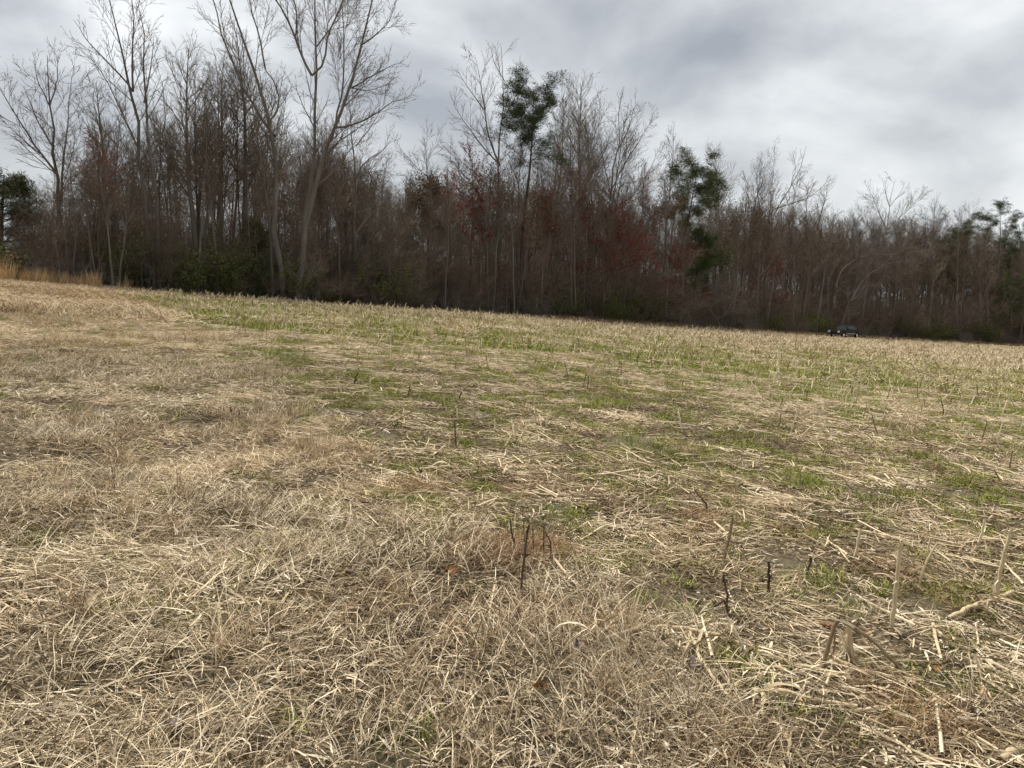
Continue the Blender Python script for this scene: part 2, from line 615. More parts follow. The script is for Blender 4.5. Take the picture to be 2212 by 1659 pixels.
D2R = math.radians
TALL = dict(n1=20, t0=0.38, a=(D2R(28), D2R(55)), l1=0.30, up=0.10, fall=0.7, wob=0.05,
            spec=[(2.4, 0.10, 0.97, D2R(20), D2R(46), 0.50, 0.5, 5, 0.05, 0.07, 4, 0.013),
                  (3.8, 0.10, 0.97, D2R(20), D2R(46), 0.52, 0.6, 3, 0.06, 0.06, 3, 0.010),
                  (4.6, 0.10, 1.0, D2R(18), D2R(45), 0.55, 0.7, 2, 0.06, 0.04, 3, 0.008)])
BROAD = dict(TALL, n1=18, t0=0.22, a=(D2R(40), D2R(75)), l1=0.36, up=0.06, fall=0.55, wob=0.09)
UNDER = dict(TALL, n1=24, t0=0.10, a=(D2R(40), D2R(90)), l1=0.48, up=0.015, fall=0.55, wob=0.12)
SLIM = dict(TALL, n1=16, t0=0.45, a=(D2R(22), D2R(45)), l1=0.20, up=0.13, fall=0.6, wob=0.04)


def bare_tree(seed, H, r0, st, lean=(0, 0), limbs=None, limb_k=12, second=None):
    """returns trunk tubes and crown tubes"""
    rng = np.random.default_rng(seed)
    if limbs is None:
        n = 13
        D0 = nrm(np.array([[lean[0], lean[1], 1.0]]))
        P, R = grow(rng, np.zeros((1, 3)), D0, np.array([H]), np.array([r0]), n, 0.035, 0.03, 0.08)
        R[:, 0] *= 1.25
        P1, D1, L1, R1, _ = spawn(rng, P, R, np.array([H]), st['n1'], st['t0'], 0.98, *st['a'], st['l1'], 0.5, st['fall'], 0.02)
        PL, RL = grow(rng, P1, D1, L1, R1, 7, st['wob'], st['up'], 0.2)
        trunk = [(P, R, 9, np.array([0.5])), (PL, RL, 5, rng.uniform(0.3, 0.7, len(PL)))]
        crown = twig_levels(rng, PL, RL, L1, st['spec'])
        # the leader's own top twigs
        top = twig_levels(rng, P[:, 8:], R[:, 8:], np.array([H * 0.3]), st['spec'])
        return trunk, crown + top
    trunk, PL, RL, LL = [], [], [], []
    for pts, ra, rb in limbs:
        pts = np.array(pts, float)
        s = np.concatenate([[0], np.cumsum(np.linalg.norm(np.diff(pts, axis=0), axis=1))])
        u = np.linspace(0, s[-1], 10)
        q = np.stack([np.interp(u, s, pts[:, k]) for k in range(3)], -1)
        q[1:-1] = 0.5 * q[1:-1] + 0.25 * (q[:-2] + q[2:])
        q[1:-1] += rng.normal(0, 0.012 * s[-1] * 0.35, (8, 3))
        PL.append(q)
        RL.append(np.linspace(ra, rb, 10))
        LL.append(s[-1])
    PL, RL, LL = np.stack(PL), np.stack(RL), np.array(LL)
    trunk = [(PL, RL, 9, rng.uniform(0.4, 0.6, len(PL)))]
    P1, D1, L1, R1, par = spawn(rng, PL, RL, np.clip(LL, 5.0, 9.0), 1.0 + limb_k * 0.055, 0.10, 0.97, D2R(20), D2R(48), st['l1'] * 1.45, 0.42, 0.45, 0.014)
    keep = P1[:, 2] > H * st['t0'] * 0.9
    P1, D1, L1, R1 = P1[keep], D1[keep], L1[keep], R1[keep]
    Pb, Rb = grow(rng, P1, D1, L1, R1, 6, st['wob'], st['up'], 0.3)
    crown = [(Pb, Rb, 4, rng.random(len(Pb)))] + twig_levels(rng, Pb, Rb, L1, second or st['spec'])
    return trunk, crown


def tips(groups, rng, m, last=True):
    P = np.concatenate([g[0][:, -1] for g in (groups[-1:] if last else groups)])
    return P[rng.integers(0, len(P), m)]


def tree_meshes(name, trunk, crown, bark, twig):
    return mesh_np(name + '_trunk', *tubes(trunk)[:2], bark, tubes(trunk)[2], smooth=True), mesh_np(name + '_crown', *tubes(crown)[:2], twig, tubes(crown)[2])


def put_tree(name, loc, meshes, label, group=None, scale=1.0, rz=0.0, extra=(), cat='tree', tilt=(0, 0)):
    e = empty(name, loc, rz)
    e.rotation_euler = (tilt[0], tilt[1], rz)
    s = scale if hasattr(scale, '__len__') else (scale,) * 3
    e.scale = s
    obj('trunk', meshes[0], e)
    obj('crown', meshes[1], e)
    for nm, me in extra:
        obj(nm, me, e)
    return tag(e, label, cat, group)


def buds(rng, crown, m, size, mat, name):
    P = np.concatenate([g[0].reshape(-1, 3) for g in crown if g[0].shape[1] <= 3])
    zc = np.quantile(P[:, 2], 0.25)
    P = P[P[:, 2] > zc]
    C = P[rng.integers(0, len(P), m)] + rng.normal(0, 0.04, (m, 3))
    return mesh_np(name, *leaf_quads(rng, C, size, aspect=0.8)[:2], mat, np.repeat(rng.random(m), 4))


def pine_meshes(seed, H, r0, t0=0.45, l1=0.17, n1=26, lean=(0, 0), bark='bark_brown', needle='needle', tuft=0.34, ntuft=38, top_bias=0.55, flat=0.25):
    rng = np.random.default_rng(seed)
    P, R = grow(rng, np.zeros((1, 3)), nrm(np.array([[lean[0], lean[1], 1.0]])), np.array([H]), np.array([r0]), 13, 0.03, 0.03, 0.12)
    P1, D1, L1, R1, _ = spawn(rng, P, R, np.array([H]), n1, t0, 0.99, D2R(45), D2R(92), l1, 0.4, top_bias, 0.02)
    PL, RL = grow(rng, P1, D1, L1, R1, 6, 0.12, 0.06, 0.3)
    P2, D2, L2, R2, _ = spawn(rng, PL, RL, L1, 7, 0.35, 1.0, D2R(30), D2R(70), 0.42, 0.6, 0.4, 0.012)
    PB, RB = grow(rng, P2, D2, L2, R2, 4, 0.14, 0.10, 0.4)
    trunk = mesh_np('pine_trunk', *tubes([(P, R, 9, np.array([0.5])), (PL, RL, 5, rng.random(len(PL))), (PB, RB, 3, rng.random(len(PB)))])[:2], bark, None, smooth=True)
    C = np.concatenate([PB[:, -1], PB[:, 2], PB[:, 1], PL[:, -1], PL[:, 4], PL[:, 3]])
    C = C[rng.random(len(C)) < 0.85] + 0.0
    C = C + rng.normal(0, 0.16, C.shape)
    M = len(C)
    c = np.repeat(C, ntuft, 0) + rng.normal(0, 1, (M * ntuft, 3)) * np.array([0.24, 0.24, 0.13]) * (tuft / 0.38)
    d = rng.normal(0, 1, c.shape)
    d[:, 2] = d[:, 2] * (1 - flat) + 0.3
    d = nrm(d)
    s = nrm(np.cross(d, rng.normal(0, 1, c.shape)))
    L = tuft * 0.72 * rng.uniform(0.6, 1.3, len(c))[:, None]
    w = L * 0.15
    V = np.stack([c - s * w * 0.4, c + s * w * 0.4, c + d * L + s * w * 0.2, c + d * L - s * w * 0.2], 1).reshape(-1, 3)
    t = np.repeat(np.clip(np.repeat(rng.random(M), ntuft) * 0.5 + rng.random(len(c)) * 0.5, 0, 1), 4)
    crown = mesh_np('pine_crown', V, np.arange(len(V)).reshape(-1, 4), needle, t)
    return trunk, crown


def leafy_meshes(seed, H, r0, rad, leaf, m=7000, size=0.16):
    """trunk, boughs and a lumpy dome of small leaves"""
    rng = np.random.default_rng(seed)
    tall = rad * rng.uniform(1.5, 1.9)
    cz = H - tall
    P, R = grow(rng, np.zeros((1, 3)), np.array([[0, 0, 1.0]]), np.array([H * 0.95]), np.array([r0]), 13, 0.03, 0.03, 0.1)
    t0 = max(0.15, (cz - tall) / H)
    P1, D1, L1, R1, _ = spawn(rng, P, R, np.array([rad]), 26, t0, 0.97, D2R(35), D2R(80), 1.0, 0.4, 0.5, 0.02)
    PL, RL = grow(rng, P1, D1, L1, R1, 6, 0.10, 0.06, 0.3)
    tw = twig_levels(rng, PL, RL, L1, [(9, 0.2, 1, D2R(25), D2R(65), 0.45, 0.6, 4, 0.12, 0.05, 3, 0.012), (5, 0.2, 1, D2R(25), D2R(65), 0.5, 0.7, 2, 0.1, 0.0, 3, 0.009)])
    lumps = nrm(rng.normal(0, 1, (70, 3)))
    lumps[:, 2] = np.where((lumps[:, 2] < -0.2) & (rng.random(70) < 0.5), -lumps[:, 2], lumps[:, 2])
    lumps = lumps * rng.uniform(0.45, 0.95, (70, 1)) * np.array([rad, rad, tall]) + np.array([0, 0, cz])
    k = rng.integers(0, 70, m)
    lr = rng.uniform(0.16, 0.34, 70)[k][:, None] * rad
    C = lumps[k] + rng.normal(0, 0.85, (m, 3)) * lr
    V, Q, T = merge([tubes(tw), leaf_quads(rng, C, size, flat=0.3)])
    nt_ = len(tubes(tw)[1])
    me = mesh_np('leafy_crown', V, Q, 'twig_brown', T)
    me.materials.append(MATS[leaf])
    mi = np.zeros(len(Q), np.int32)
    mi[nt_:] = 1
    me.polygons.foreach_set('material_index', mi)
    tr = tubes([(P, R, 9, np.array([0.5])), (PL, RL, 5, rng.random(len(PL)))])
    return mesh_np('leafy_trunk', tr[0], tr[1], 'bark_brown', tr[2], smooth=True), me


def local(pts, base_px, base_y, Y, rng, dep=0.12):
    """limb points given as view offsets from the base -> metres in the tree's own space, with depth of its own"""
    k = Y / F
    out, dy = [], 0.0
    last = None
    for (x, y) in pts:
        if last is not None:
            dy += rng.normal(0, dep) * math.hypot(x - last[0], y - last[1]) * k
        out.append(((x - base_px) * k - (base_y - y) * k * math.tan(ROLL) * 1.0, dy, (base_y - y) * k))
        last = (x, y)
    return out


def base_of(px, off):
    """point px across the view, off metres behind the edge of the wood"""
    lo, hi = 20.0, 220.0
    for _ in range(40):
        m = (lo + hi) / 2
        p = stand(px, m)
        if m - float(edge_y(p[0])) < off:
            lo = m
        else:
            hi = m
    return stand(px, lo)


def hero(name, label, px, off, limbs, seed, st=TALL, bark='bark_grey', twig='twig_grey', limb_k=12, dep=0.12, group=None, second=None, zs=1.0):
    rng = np.random.default_rng(seed + 900)
    b = base_of(px, off)
    bx, by = (float(v) for v in project(b))
    lm, starts = [], {}
    for pts, ra, rb in limbs:
        loc = local(pts, bx, by, b[1], rng, dep)
        key = tuple(pts[0])
        if key in starts:                      # begin where the parent limb passes
            dy = starts[key] - loc[0][1]
            loc = [(x, y + dy, z) for x, y, z in loc]
        for p, q in zip(pts, loc):
            starts.setdefault(tuple(p), q[1])
        loc = [(x, y, z * zs) for x, y, z in loc]
        lm.append((loc, ra * 0.64, rb * 0.55))
    H = max(p[2] for l in lm for p in l[0])
    trunk, crown = bare_tree(seed, H, 0.3, st, limbs=lm, limb_k=limb_k, second=second)
    return put_tree(name, b, tree_meshes(name, trunk, crown, bark, twig), label, group)


# trees whose limbs can be followed one by one in the photograph
hero('bare_tree', 'bare grey tree standing apart at the far left, forked low into two crowns', 138, 10, [
    ([(138, 600), (136, 470), (132, 380), (126, 330), (120, 240), (118, 135)], 0.26, 0.03),
    ([(132, 380), (95, 340), (60, 270), (20, 190)], 0.13, 0.025), ([(126, 330), (90, 270), (62, 200)], 0.10, 0.02),
    ([(136, 470), (150, 390), (172, 270), (180, 180)], 0.14, 0.02), ([(120, 240), (140, 190), (150, 140)], 0.08, 0.02),
    ([(120, 240), (98, 190), (88, 145)], 0.07, 0.02), ([(95, 340), (60, 310), (25, 275)], 0.07, 0.015)], 21, TALL, limb_k=11)
hero('bare_tree', 'tallest bare tree at the left of the wood, crown fanning from a pale twin trunk', 334, 3.5, [
    ([(334, 640), (330, 480), (322, 330), (318, 220), (300, 120), (270, 10)], 0.30, 0.03),
    ([(350, 640), (346, 500), (342, 350), (336, 240), (345, 130), (335, 40)], 0.26, 0.025),
    ([(318, 220), (285, 175), (240, 130), (215, 90)], 0.10, 0.02), ([(322, 330), (290, 260), (262, 190), (228, 150)], 0.09, 0.02),
    ([(318, 220), (318, 130), (322, 60), (318, -5)], 0.11, 0.02), ([(336, 240), (362, 170), (365, 110)], 0.09, 0.02),
    ([(342, 350), (372, 280), (378, 200)], 0.09, 0.02)], 22, TALL, limb_k=12)
hero('bare_tree', 'upright grey-barked tree left of the leaning trunk, straight bole forking above the thicket', 612, 1.5, [
    ([(612, 655), (614, 500), (613, 400), (612, 310), (606, 280), (585, 200), (560, 130), (530, 60), (515, -40)], 0.34, 0.05),
    ([(612, 310), (590, 290), (560, 240), (530, 180), (500, 90), (470, -10)], 0.17, 0.04),
    ([(606, 280), (622, 262), (626, 235), (618, 205), (600, 180)], 0.13, 0.05), ([(600, 180), (590, 110), (570, 40), (560, -50)], 0.10, 0.03),
    ([(613, 400), (640, 370), (668, 340)], 0.08, 0.02), ([(612, 310), (588, 312), (560, 325)], 0.07, 0.02)], 23, TALL, limb_k=9)
hero('bare_tree', 'big pale tree leaning right from the field edge, long side limb reaching over', 640, 0.2, [
    ([(640, 658), (645, 600), (652, 545), (662, 480), (685, 400), (706, 340), (728, 280), (762, 195), (790, 110), (815, 20), (830, -70)], 0.34, 0.05),
    ([(728, 280), (775, 272), (815, 250), (855, 225), (895, 215)], 0.13, 0.02), ([(762, 195), (810, 165), (850, 140), (870, 135)], 0.10, 0.02),
    ([(706, 340), (735, 310), (760, 295), (800, 262)], 0.11, 0.02), ([(790, 110), (822, 90), (850, 55), (858, 20)], 0.09, 0.02),
    ([(728, 280), (738, 220), (748, 150), (752, 70), (748, -20)], 0.12, 0.03), ([(762, 195), (800, 200), (840, 185)], 0.07, 0.02)], 24, BROAD, limb_k=9)
hero('bare_tree', 'bare forked tree rising close behind the leaning trunk, two curved main limbs', 655, 3.0, [
    ([(655, 650), (662, 540), (668, 450), (680, 370), (692, 290), (694, 190), (704, 130), (706, 60), (695, -60)], 0.30, 0.05),
    ([(694, 190), (680, 165), (665, 115), (640, 70), (610, 20), (590, -40)], 0.16, 0.04), ([(694, 190), (720, 175), (722, 130), (740, 80), (775, 20), (800, -40)], 0.13, 0.03),
    ([(665, 115), (668, 60), (650, 0), (640, -60)], 0.10, 0.03), ([(692, 290), (670, 250), (650, 200)], 0.08, 0.02),
    ([(704, 130), (735, 90), (760, 40), (768, -10)], 0.09, 0.02)], 25, TALL, limb_k=9)
hero('bare_tree', 'bare tree with drooping side branches right of the leaning trunk', 764, 5.0, [
    ([(764, 655), (766, 560), (764, 470), (766, 390), (770, 320), (760, 250), (758, 200)], 0.20, 0.03),
    ([(766, 390), (790, 350), (830, 330), (850, 300)], 0.09, 0.02), ([(766, 390), (800, 375), (840, 370)], 0.07, 0.02),
    ([(770, 320), (800, 280), (825, 240)], 0.08, 0.02), ([(764, 470), (790, 440), (830, 430)], 0.07, 0.015)], 26, BROAD, limb_k=10)
hero('bare_tree', 'tall bare tree just left of the tall pine, crown fanning wide to the left', 1080, 8.0, [
    ([(1080, 690), (1079, 560), (1080, 440), (1082, 350), (1088, 250), (1092, 170), (1085, 95)], 0.30, 0.03),
    ([(1082, 350), (1060, 300), (1048, 230), (1040, 160), (1030, 115)], 0.15, 0.02), ([(1082, 350), (1050, 320), (1015, 270), (985, 225)], 0.13, 0.02),
    ([(1080, 440), (1040, 375), (1000, 345), (960, 310)], 0.10, 0.02), ([(1048, 230), (1020, 190), (990, 145)], 0.08, 0.02),
    ([(1088, 250), (1115, 200), (1130, 140)], 0.10, 0.02), ([(1092, 170), (1070, 130), (1062, 95)], 0.07, 0.02)], 27, TALL, zs=0.945, limb_k=12)
hero('bare_tree', 'bare tree with a wide rounded fan of fine branches, right of the tall pine', 1312, 9.0, [
    ([(1312, 700), (1310, 600), (1306, 500), (1312, 410), (1322, 330), (1330, 260), (1335, 190)], 0.27, 0.03),
    ([(1312, 410), (1340, 350), (1370, 300), (1400, 245)], 0.13, 0.02), ([(1306, 500), (1350, 430), (1390, 370), (1420, 300)], 0.12, 0.02),
    ([(1322, 330), (1350, 270), (1365, 210)], 0.10, 0.02), ([(1312, 410), (1296, 330), (1290, 250), (1296, 210)], 0.10, 0.02),
    ([(1306, 500), (1280, 420), (1266, 350)], 0.09, 0.02), ([(1350, 430), (1390, 410), (1430, 380)], 0.07, 0.02)], 28, TALL, zs=0.945, limb_k=12)
hero('bare_tree', 'pale crooked tree with one long limb arching right, right of the leaning pine', 1652, 7.0, [
    ([(1652, 725), (1650, 640), (1648, 560), (1652, 490), (1668, 440), (1700, 395), (1728, 340), (1730, 300)], 0.26, 0.03),
    ([(1652, 490), (1630, 430), (1618, 380), (1625, 340)], 0.13, 0.02), ([(1668, 440), (1710, 425), (1745, 410), (1778, 372)], 0.13, 0.02),
    ([(1652, 490), (1658, 420), (1662, 350), (1660, 315)], 0.11, 0.02), ([(1700, 395), (1712, 345), (1705, 310)], 0.08, 0.02),
    ([(1648, 560), (1680, 500), (1710, 470)], 0.08, 0.02)], 29, TALL, zs=0.945, limb_k=11)
hero('bare_tree', 'bare tree with a low broomlike round crown above the black pickup', 1893, 9.0, [
    ([(1893, 730), (1892, 640), (1890, 560), (1892, 490), (1898, 440), (1905, 380)], 0.24, 0.03),
    ([(1892, 490), (1865, 440), (1845, 400)], 0.12, 0.02), ([(1892, 490), (1930, 445), (1960, 405)], 0.12, 0.02),
    ([(1890, 560), (1925, 500), (1955, 455)], 0.10, 0.02), ([(1890, 560), (1860, 500), (1845, 450)], 0.10, 0.02),
    ([(1898, 440), (1885, 405), (1878, 378)], 0.08, 0.02), ([(1898, 440), (1925, 405), (1932, 380)], 0.08, 0.02)], 30, TALL, zs=0.945, limb_k=11)
# pale, half-fallen tree behind the pickup
hero('fallen_tree', 'pale leaning dead tree with arching silvery limbs behind the black pickup', 1812, 1.5, [
    ([(1812, 722), (1822, 680), (1830, 650), (1815, 628), (1795, 622)], 0.15, 0.05),
    ([(1830, 650), (1850, 600), (1880, 575), (1915, 562), (1945, 565)], 0.12, 0.03), ([(1795, 622), (1800, 590), (1830, 560), (1870, 548), (1900, 552)], 0.10, 0.03),
    ([(1830, 650), (1845, 640), (1862, 610), (1860, 580)], 0.09, 0.03), ([(1830, 560), (1850, 520), (1890, 500), (1920, 510)], 0.08, 0.02),
    ([(1850, 600), (1840, 560), (1850, 510), (1835, 480)], 0.08, 0.02), ([(1880, 575), (1920, 540), (1960, 530)], 0.06, 0.02)], 31,
    dict(UNDER, t0=0.1), 'bark_pale', 'twig_grey', limb_k=7, dep=0.25)
hero('fallen_tree', 'bleached fallen crown of curling branches low at the wood edge left of the pickup', 1550, 0.8, [
    ([(1560, 716), (1548, 690), (1530, 668), (1500, 645), (1478, 655)], 0.10, 0.03), ([(1530, 668), (1545, 648), (1570, 640), (1590, 652)], 0.07, 0.02),
    ([(1548, 690), (1575, 672), (1600, 668)], 0.07, 0.02), ([(1500, 645), (1530, 632), (1560, 636)], 0.05, 0.02)], 32, dict(UNDER, t0=0.05), 'bark_pale', 'twig_grey', limb_k=9, dep=0.3)
hero('broken_sapling', 'thin pale broken trunk bent over the field edge at the foot of leaning tree', 652, -0.6, [
    ([(655, 670), (648, 650), (636, 620), (630, 600)], 0.045, 0.02), ([(648, 650), (655, 632), (660, 610)], 0.03, 0.012)], 33, dict(UNDER, t0=0.2), 'bark_pale', 'twig_grey', limb_k=3)

# bare trees of simpler habit, each from its own seed
plain = [
    ('bare tree with a dense upright crown right of the tallest left tree', 428, 6, 78, TALL, 0.24, 41),
    ('thin-crowned bare tree second right of the tallest left tree', 476, 9, 112, TALL, 0.22, 42),
    ('tall bare tree with crown merging into the forked tree left of the straight bole', 528, 7, 40, TALL, 0.26, 43),
    ('slender bare tree whose crown shows behind the tall pine', 1172, 14, 165, SLIM, 0.22, 44),
    ('bare tree with a narrow upright crown immediately right of the tall pine', 1238, 7, 150, TALL, 0.26, 45),
    ('small pale bare tree between the wide fan crown and the leaning pine', 1428, 12, 268, SLIM, 0.18, 46),
    ('narrow spire-shaped bare tree just right of the leaning pine', 1562, 9, 292, SLIM, 0.20, 47),
    ('bare tree with a dark clump in its fork, right of the spire-shaped tree', 1598, 10, 318, SLIM, 0.20, 48),
    ('feathery bare tree between the two right-hand pines', 2072, 22, 424, TALL, 0.20, 49),
    ('feathery pale bare tree left of the two right-hand pines', 1998, 24, 424, TALL, 0.20, 50),
    ('small rose-tinted bare tree rising in the sky gap left of the tall pine', 925, 12, 280, BROAD, 0.14, 51),
    ('bare brown tree rising behind the thicket at the left end', 235, 8, 165, TALL, 0.22, 52),
]
for (lab, px, off, top, st, r0, sd) in plain:
    b = base_of(px, off)
    H = height_to(b, top)
    t_, c_ = bare_tree(sd, H * 0.94, r0, st, lean=(np.random.default_rng(sd).normal(0, 0.03), 0))
    put_tree('bare_tree', b, tree_meshes('bare_tree', t_, c_, 'bark_grey', 'twig_grey'), lab)

# pines
for (lab, px, off, top, kw) in [
    ('tall pine with an open tufted crown in the middle of the wood', 1128, 5, 152, dict(seed=61, r0=0.24, t0=0.66, l1=0.18, n1=30, lean=(-0.03, 0), tuft=0.38, top_bias=0.35)),
    ('pine leaning right with heavy one-sided foliage right of the middle', 1440, 8, 312, dict(seed=62, r0=0.22, t0=0.60, l1=0.21, n1=32, lean=(0.14, 0), tuft=0.42, top_bias=0.4)),
    ('dense short-needled pine, lower of the two right-hand pines', 2032, 16, 460, dict(seed=63, r0=0.24, t0=0.35, l1=0.22, n1=34, tuft=0.42)),
    ('open-crowned pine near the right border with a flat tufted top', 2142, 16, 420, dict(seed=64, r0=0.25, t0=0.5, l1=0.20, n1=28, lean=(0.02, 0), tuft=0.42, top_bias=0.3)),
    ('pine cut by the right border, behind the open-crowned one', 2200, 20, 462, dict(seed=65, r0=0.22, t0=0.4, l1=0.20, n1=26, tuft=0.42)),
    ('low dark-green pine at the right border in front of the wood', 2172, 5, 590, dict(seed=66, r0=0.15, t0=0.2, l1=0.36, n1=26, tuft=0.36)),
    ('dark pine cut by the left border beside the low shed', 4, 24, 335, dict(seed=67, r0=0.26, t0=0.2, l1=0.36, n1=34, tuft=0.40, top_bias=0.45)),
    ('small yellowish-green pine under the leaning pine', 1492, 4, 478, dict(seed=68, r0=0.14, t0=0.35, l1=0.24, n1=26, tuft=0.34, needle='needle_light')),
    ('dark cedar half hidden among trunks left of the straight bole', 545, 6, 470, dict(seed=69, r0=0.14, t0=0.1, l1=0.20, n1=40, tuft=0.28)),
    ('low dark cedar under the forked tree near the leaning trunk', 545, 2, 560, dict(seed=70, r0=0.12, t0=0.05, l1=0.30, n1=36, tuft=0.26)),
]:
    b = base_of(px, off)
    H = height_to(b, top) * (1 - kw['l1'] * (1 - kw.get('top_bias', 0.55)) * 0.75)
    put_tree('pine_tree', b, pine_meshes(H=H, **kw), lab)

# round, dense crowns (leaf-holding oaks and vine-clad trees)
for (lab, px, off, top, wpx, leaf, sd) in [
    ('round dense brown-green crown at the left foot of the tall pine', 1045, 10, 345, 130, 'leaf_brown', 71),
    ('round dense rusty crown at the right foot of the tall pine', 1152, 9, 392, 100, 'leaf_brown', 72),
    ('small round purplish crown left of the red maples in the low stretch', 922, 9, 362, 90, 'leaf_brown', 73),
    ('round dull-brown crown behind the pickup, left of the broomlike tree', 1792, 10, 466, 120, 'leaf_brown', 74),
    ('dark vine-clad round crown below the spire-shaped tree', 1592, 9, 412, 110, 'leaf_brown', 75),
    ('low olive round crown beside the small yellowish pine', 1530, 5, 500, 90, 'leaf_olive', 76),
]:
    b = base_of(px, off)
    H = height_to(b, top)
    rad = wpx / 2 * b[1] / F
    put_tree('round_crowned_tree', b, leafy_meshes(sd, H, 0.17, rad, leaf), lab)

# red maples in bud
for (lab, px, off, top, mat, m, sz, sd, st) in [
    ('deep red budding maple below the wide fan crown, brightest red in the wood', 1300, 3, 418, 'bud_red', 6500, 0.14, 81, UNDER),
    ('thin maple with sparse pink-red buds left of the tall pine', 1012, 6, 296, 'bud_pink', 2200, 0.13, 82, TALL),
    ('maple with dark red buds against the round crown left of the pine', 1035, 4, 400, 'bud_red', 2400, 0.12, 83, TALL),
    ('red-budded maple just left of the leaning pine', 1412, 4, 396, 'bud_red', 4200, 0.14, 84, UNDER),
    ('upright maple with red-tinged stems right of the tall pine', 1242, 4, 350, 'bud_red', 2200, 0.12, 85, SLIM),
    ('low red-tinged maple left of the spire-shaped tree', 1452, 2.5, 520, 'bud_red', 3200, 0.14, 86, UNDER),
    ('small red-tinged maple under the pale crooked tree', 1640, 3, 528, 'bud_red', 2400, 0.14, 87, UNDER),
    ('reddish maple in the thicket at the left end of the wood', 225, 4, 285, 'bud_pink', 1800, 0.09, 88, TALL),
    ('rosy budding tree behind the wide fan crown', 1375, 10, 330, 'bud_pink', 1500, 0.12, 89, TALL),
    ('maroon-tinged small maple at the foot of the tall pine', 1120, 3, 470, 'bud_red', 1300, 0.11, 90, UNDER),
    ('slim maroon-budded maple between the pine and the narrow upright tree', 1196, 5, 400, 'bud_red', 1700, 0.11, 92, SLIM),
    ('dull red maple at the left of the brightest red one', 1262, 5, 430, 'bud_red', 2200, 0.12, 93, TALL),
    ('dull red maple in the low stretch beside the purplish crown', 965, 5, 372, 'bud_pink', 1700, 0.12, 94, TALL),
    ('dull maroon maple low between the brightest red one and the leaning pine', 1352, 4, 460, 'bud_red', 2200, 0.12, 95, UNDER),
    ('pinkish budding tree low near the right border', 2120, 8, 600, 'bud_pink', 1500, 0.12, 91, UNDER),
]:
    b = base_of(px, off)
    H = height_to(b, top)
    t_, c_ = bare_tree(sd, H * 0.95, 0.11, dict(st, n1=13))
    put_tree('red_maple', b, tree_meshes('red_maple', t_, c_, 'bark_brown', 'twig_brown'), lab, extra=[('buds', buds(np.random.default_rng(sd), c_, int(m * 1.5), sz * 0.72, mat, 'buds'))])

# the rest of the wood: slender trees, copies of a few growth forms
protos = []
for sd, st, r0 in ((101, dict(TALL, t0=0.48), 0.13), (102, SLIM, 0.12), (103, dict(BROAD, t0=0.35, l1=0.28), 0.12), (104, dict(UNDER, l1=0.36), 0.09), (105, TALL, 0.10), (106, dict(UNDER, l1=0.36), 0.08), (107, SLIM, 0.09)):
    t_, c_ = bare_tree(sd, 14.0, r0, dict(st, n1=15, spec=[(2.7,) + st['spec'][0][1:], (3.9,) + st['spec'][1][1:], (4.4,) + st['spec'][2][1:]]))
    tm, cm_ = tree_meshes('wood_tree', t_, c_, 'bark_brown', 'twig_brown')
    tg = tm.copy()
    tg.materials[0] = MATS['bark_grey']
    protos.append([(tm, cm_), (tg, cm_)])
SKY_X = [0, 60, 130, 200, 260, 330, 420, 520, 600, 680, 760, 820, 860, 940, 1040, 1100, 1200, 1300, 1400, 1480, 1560, 1660, 1760, 1860, 1960, 2060, 2140, 2260]
SKY_Y = [490, 470, 440, 310, 300, 260, 240, 250, 265, 290, 320, 355, 375, 385, 385, 385, 380, 395, 420, 450, 430, 440, 455, 470, 470, 480, 500, 520]
BANDS = [(300, 'at the left end of the wood'), (600, 'in the tall stretch left of the straight bole'), (840, 'behind the big leaning tree'),
         (1050, 'in the low stretch left of the tall pine'), (1400, 'around the foot of the tall pine and fan crown'),
         (1750, 'between the leaning pine and the pickup'), (9999, 'behind and right of the pickup')]
KINDW = ['slender bare tree', 'thin straight bare pole tree', 'spreading bare tree', 'bushy brown bare tree', 'slender bare tree', 'bushy brown bare tree', 'thin straight bare pole tree']
LANDMARKS = [(60, 'the left border pine'), (138, 'the far-left forked tree'), (225, 'the reddish left maple'), (334, 'the twin-trunked tree'), (428, 'the dense upright crown'), (528, 'the half-hidden cedar'),
             (612, 'the straight grey bole'), (690, 'the big leaning tree'), (764, 'the drooping tree'), (860, 'the sky gap'), (925, 'the purplish round crown'), (1012, 'the sparse pink maple'), (1075, 'the tall fan tree'),
             (1128, 'the tall pine'), (1180, 'the rusty round crown'), (1238, 'the narrow upright tree'), (1312, 'the wide fan crown'), (1375, 'the rosy budding tree'), (1440, 'the leaning pine'), (1510, 'the small yellowish pine'),
             (1562, 'the spire-shaped tree'), (1652, 'the pale crooked tree'), (1730, 'the dull round crown'), (1824, 'the black pickup'), (1893, 'the broomlike tree'), (1960, 'the arching dead tree'), (2032, 'the lower right-hand pine'),
             (2100, 'the feathery right-hand tree'), (2150, 'the open-crowned right pine'), (2212, 'the right border')]


def beside(px, row):
    lx, ph = min(LANDMARKS, key=lambda q: abs(q[0] - px))
    side = 'beside' if abs(px - lx) < 12 else ('just left of' if px < lx else 'just right of')
    return ('at the field edge ' if row == 0 else 'set back ') + side + ' ' + ph


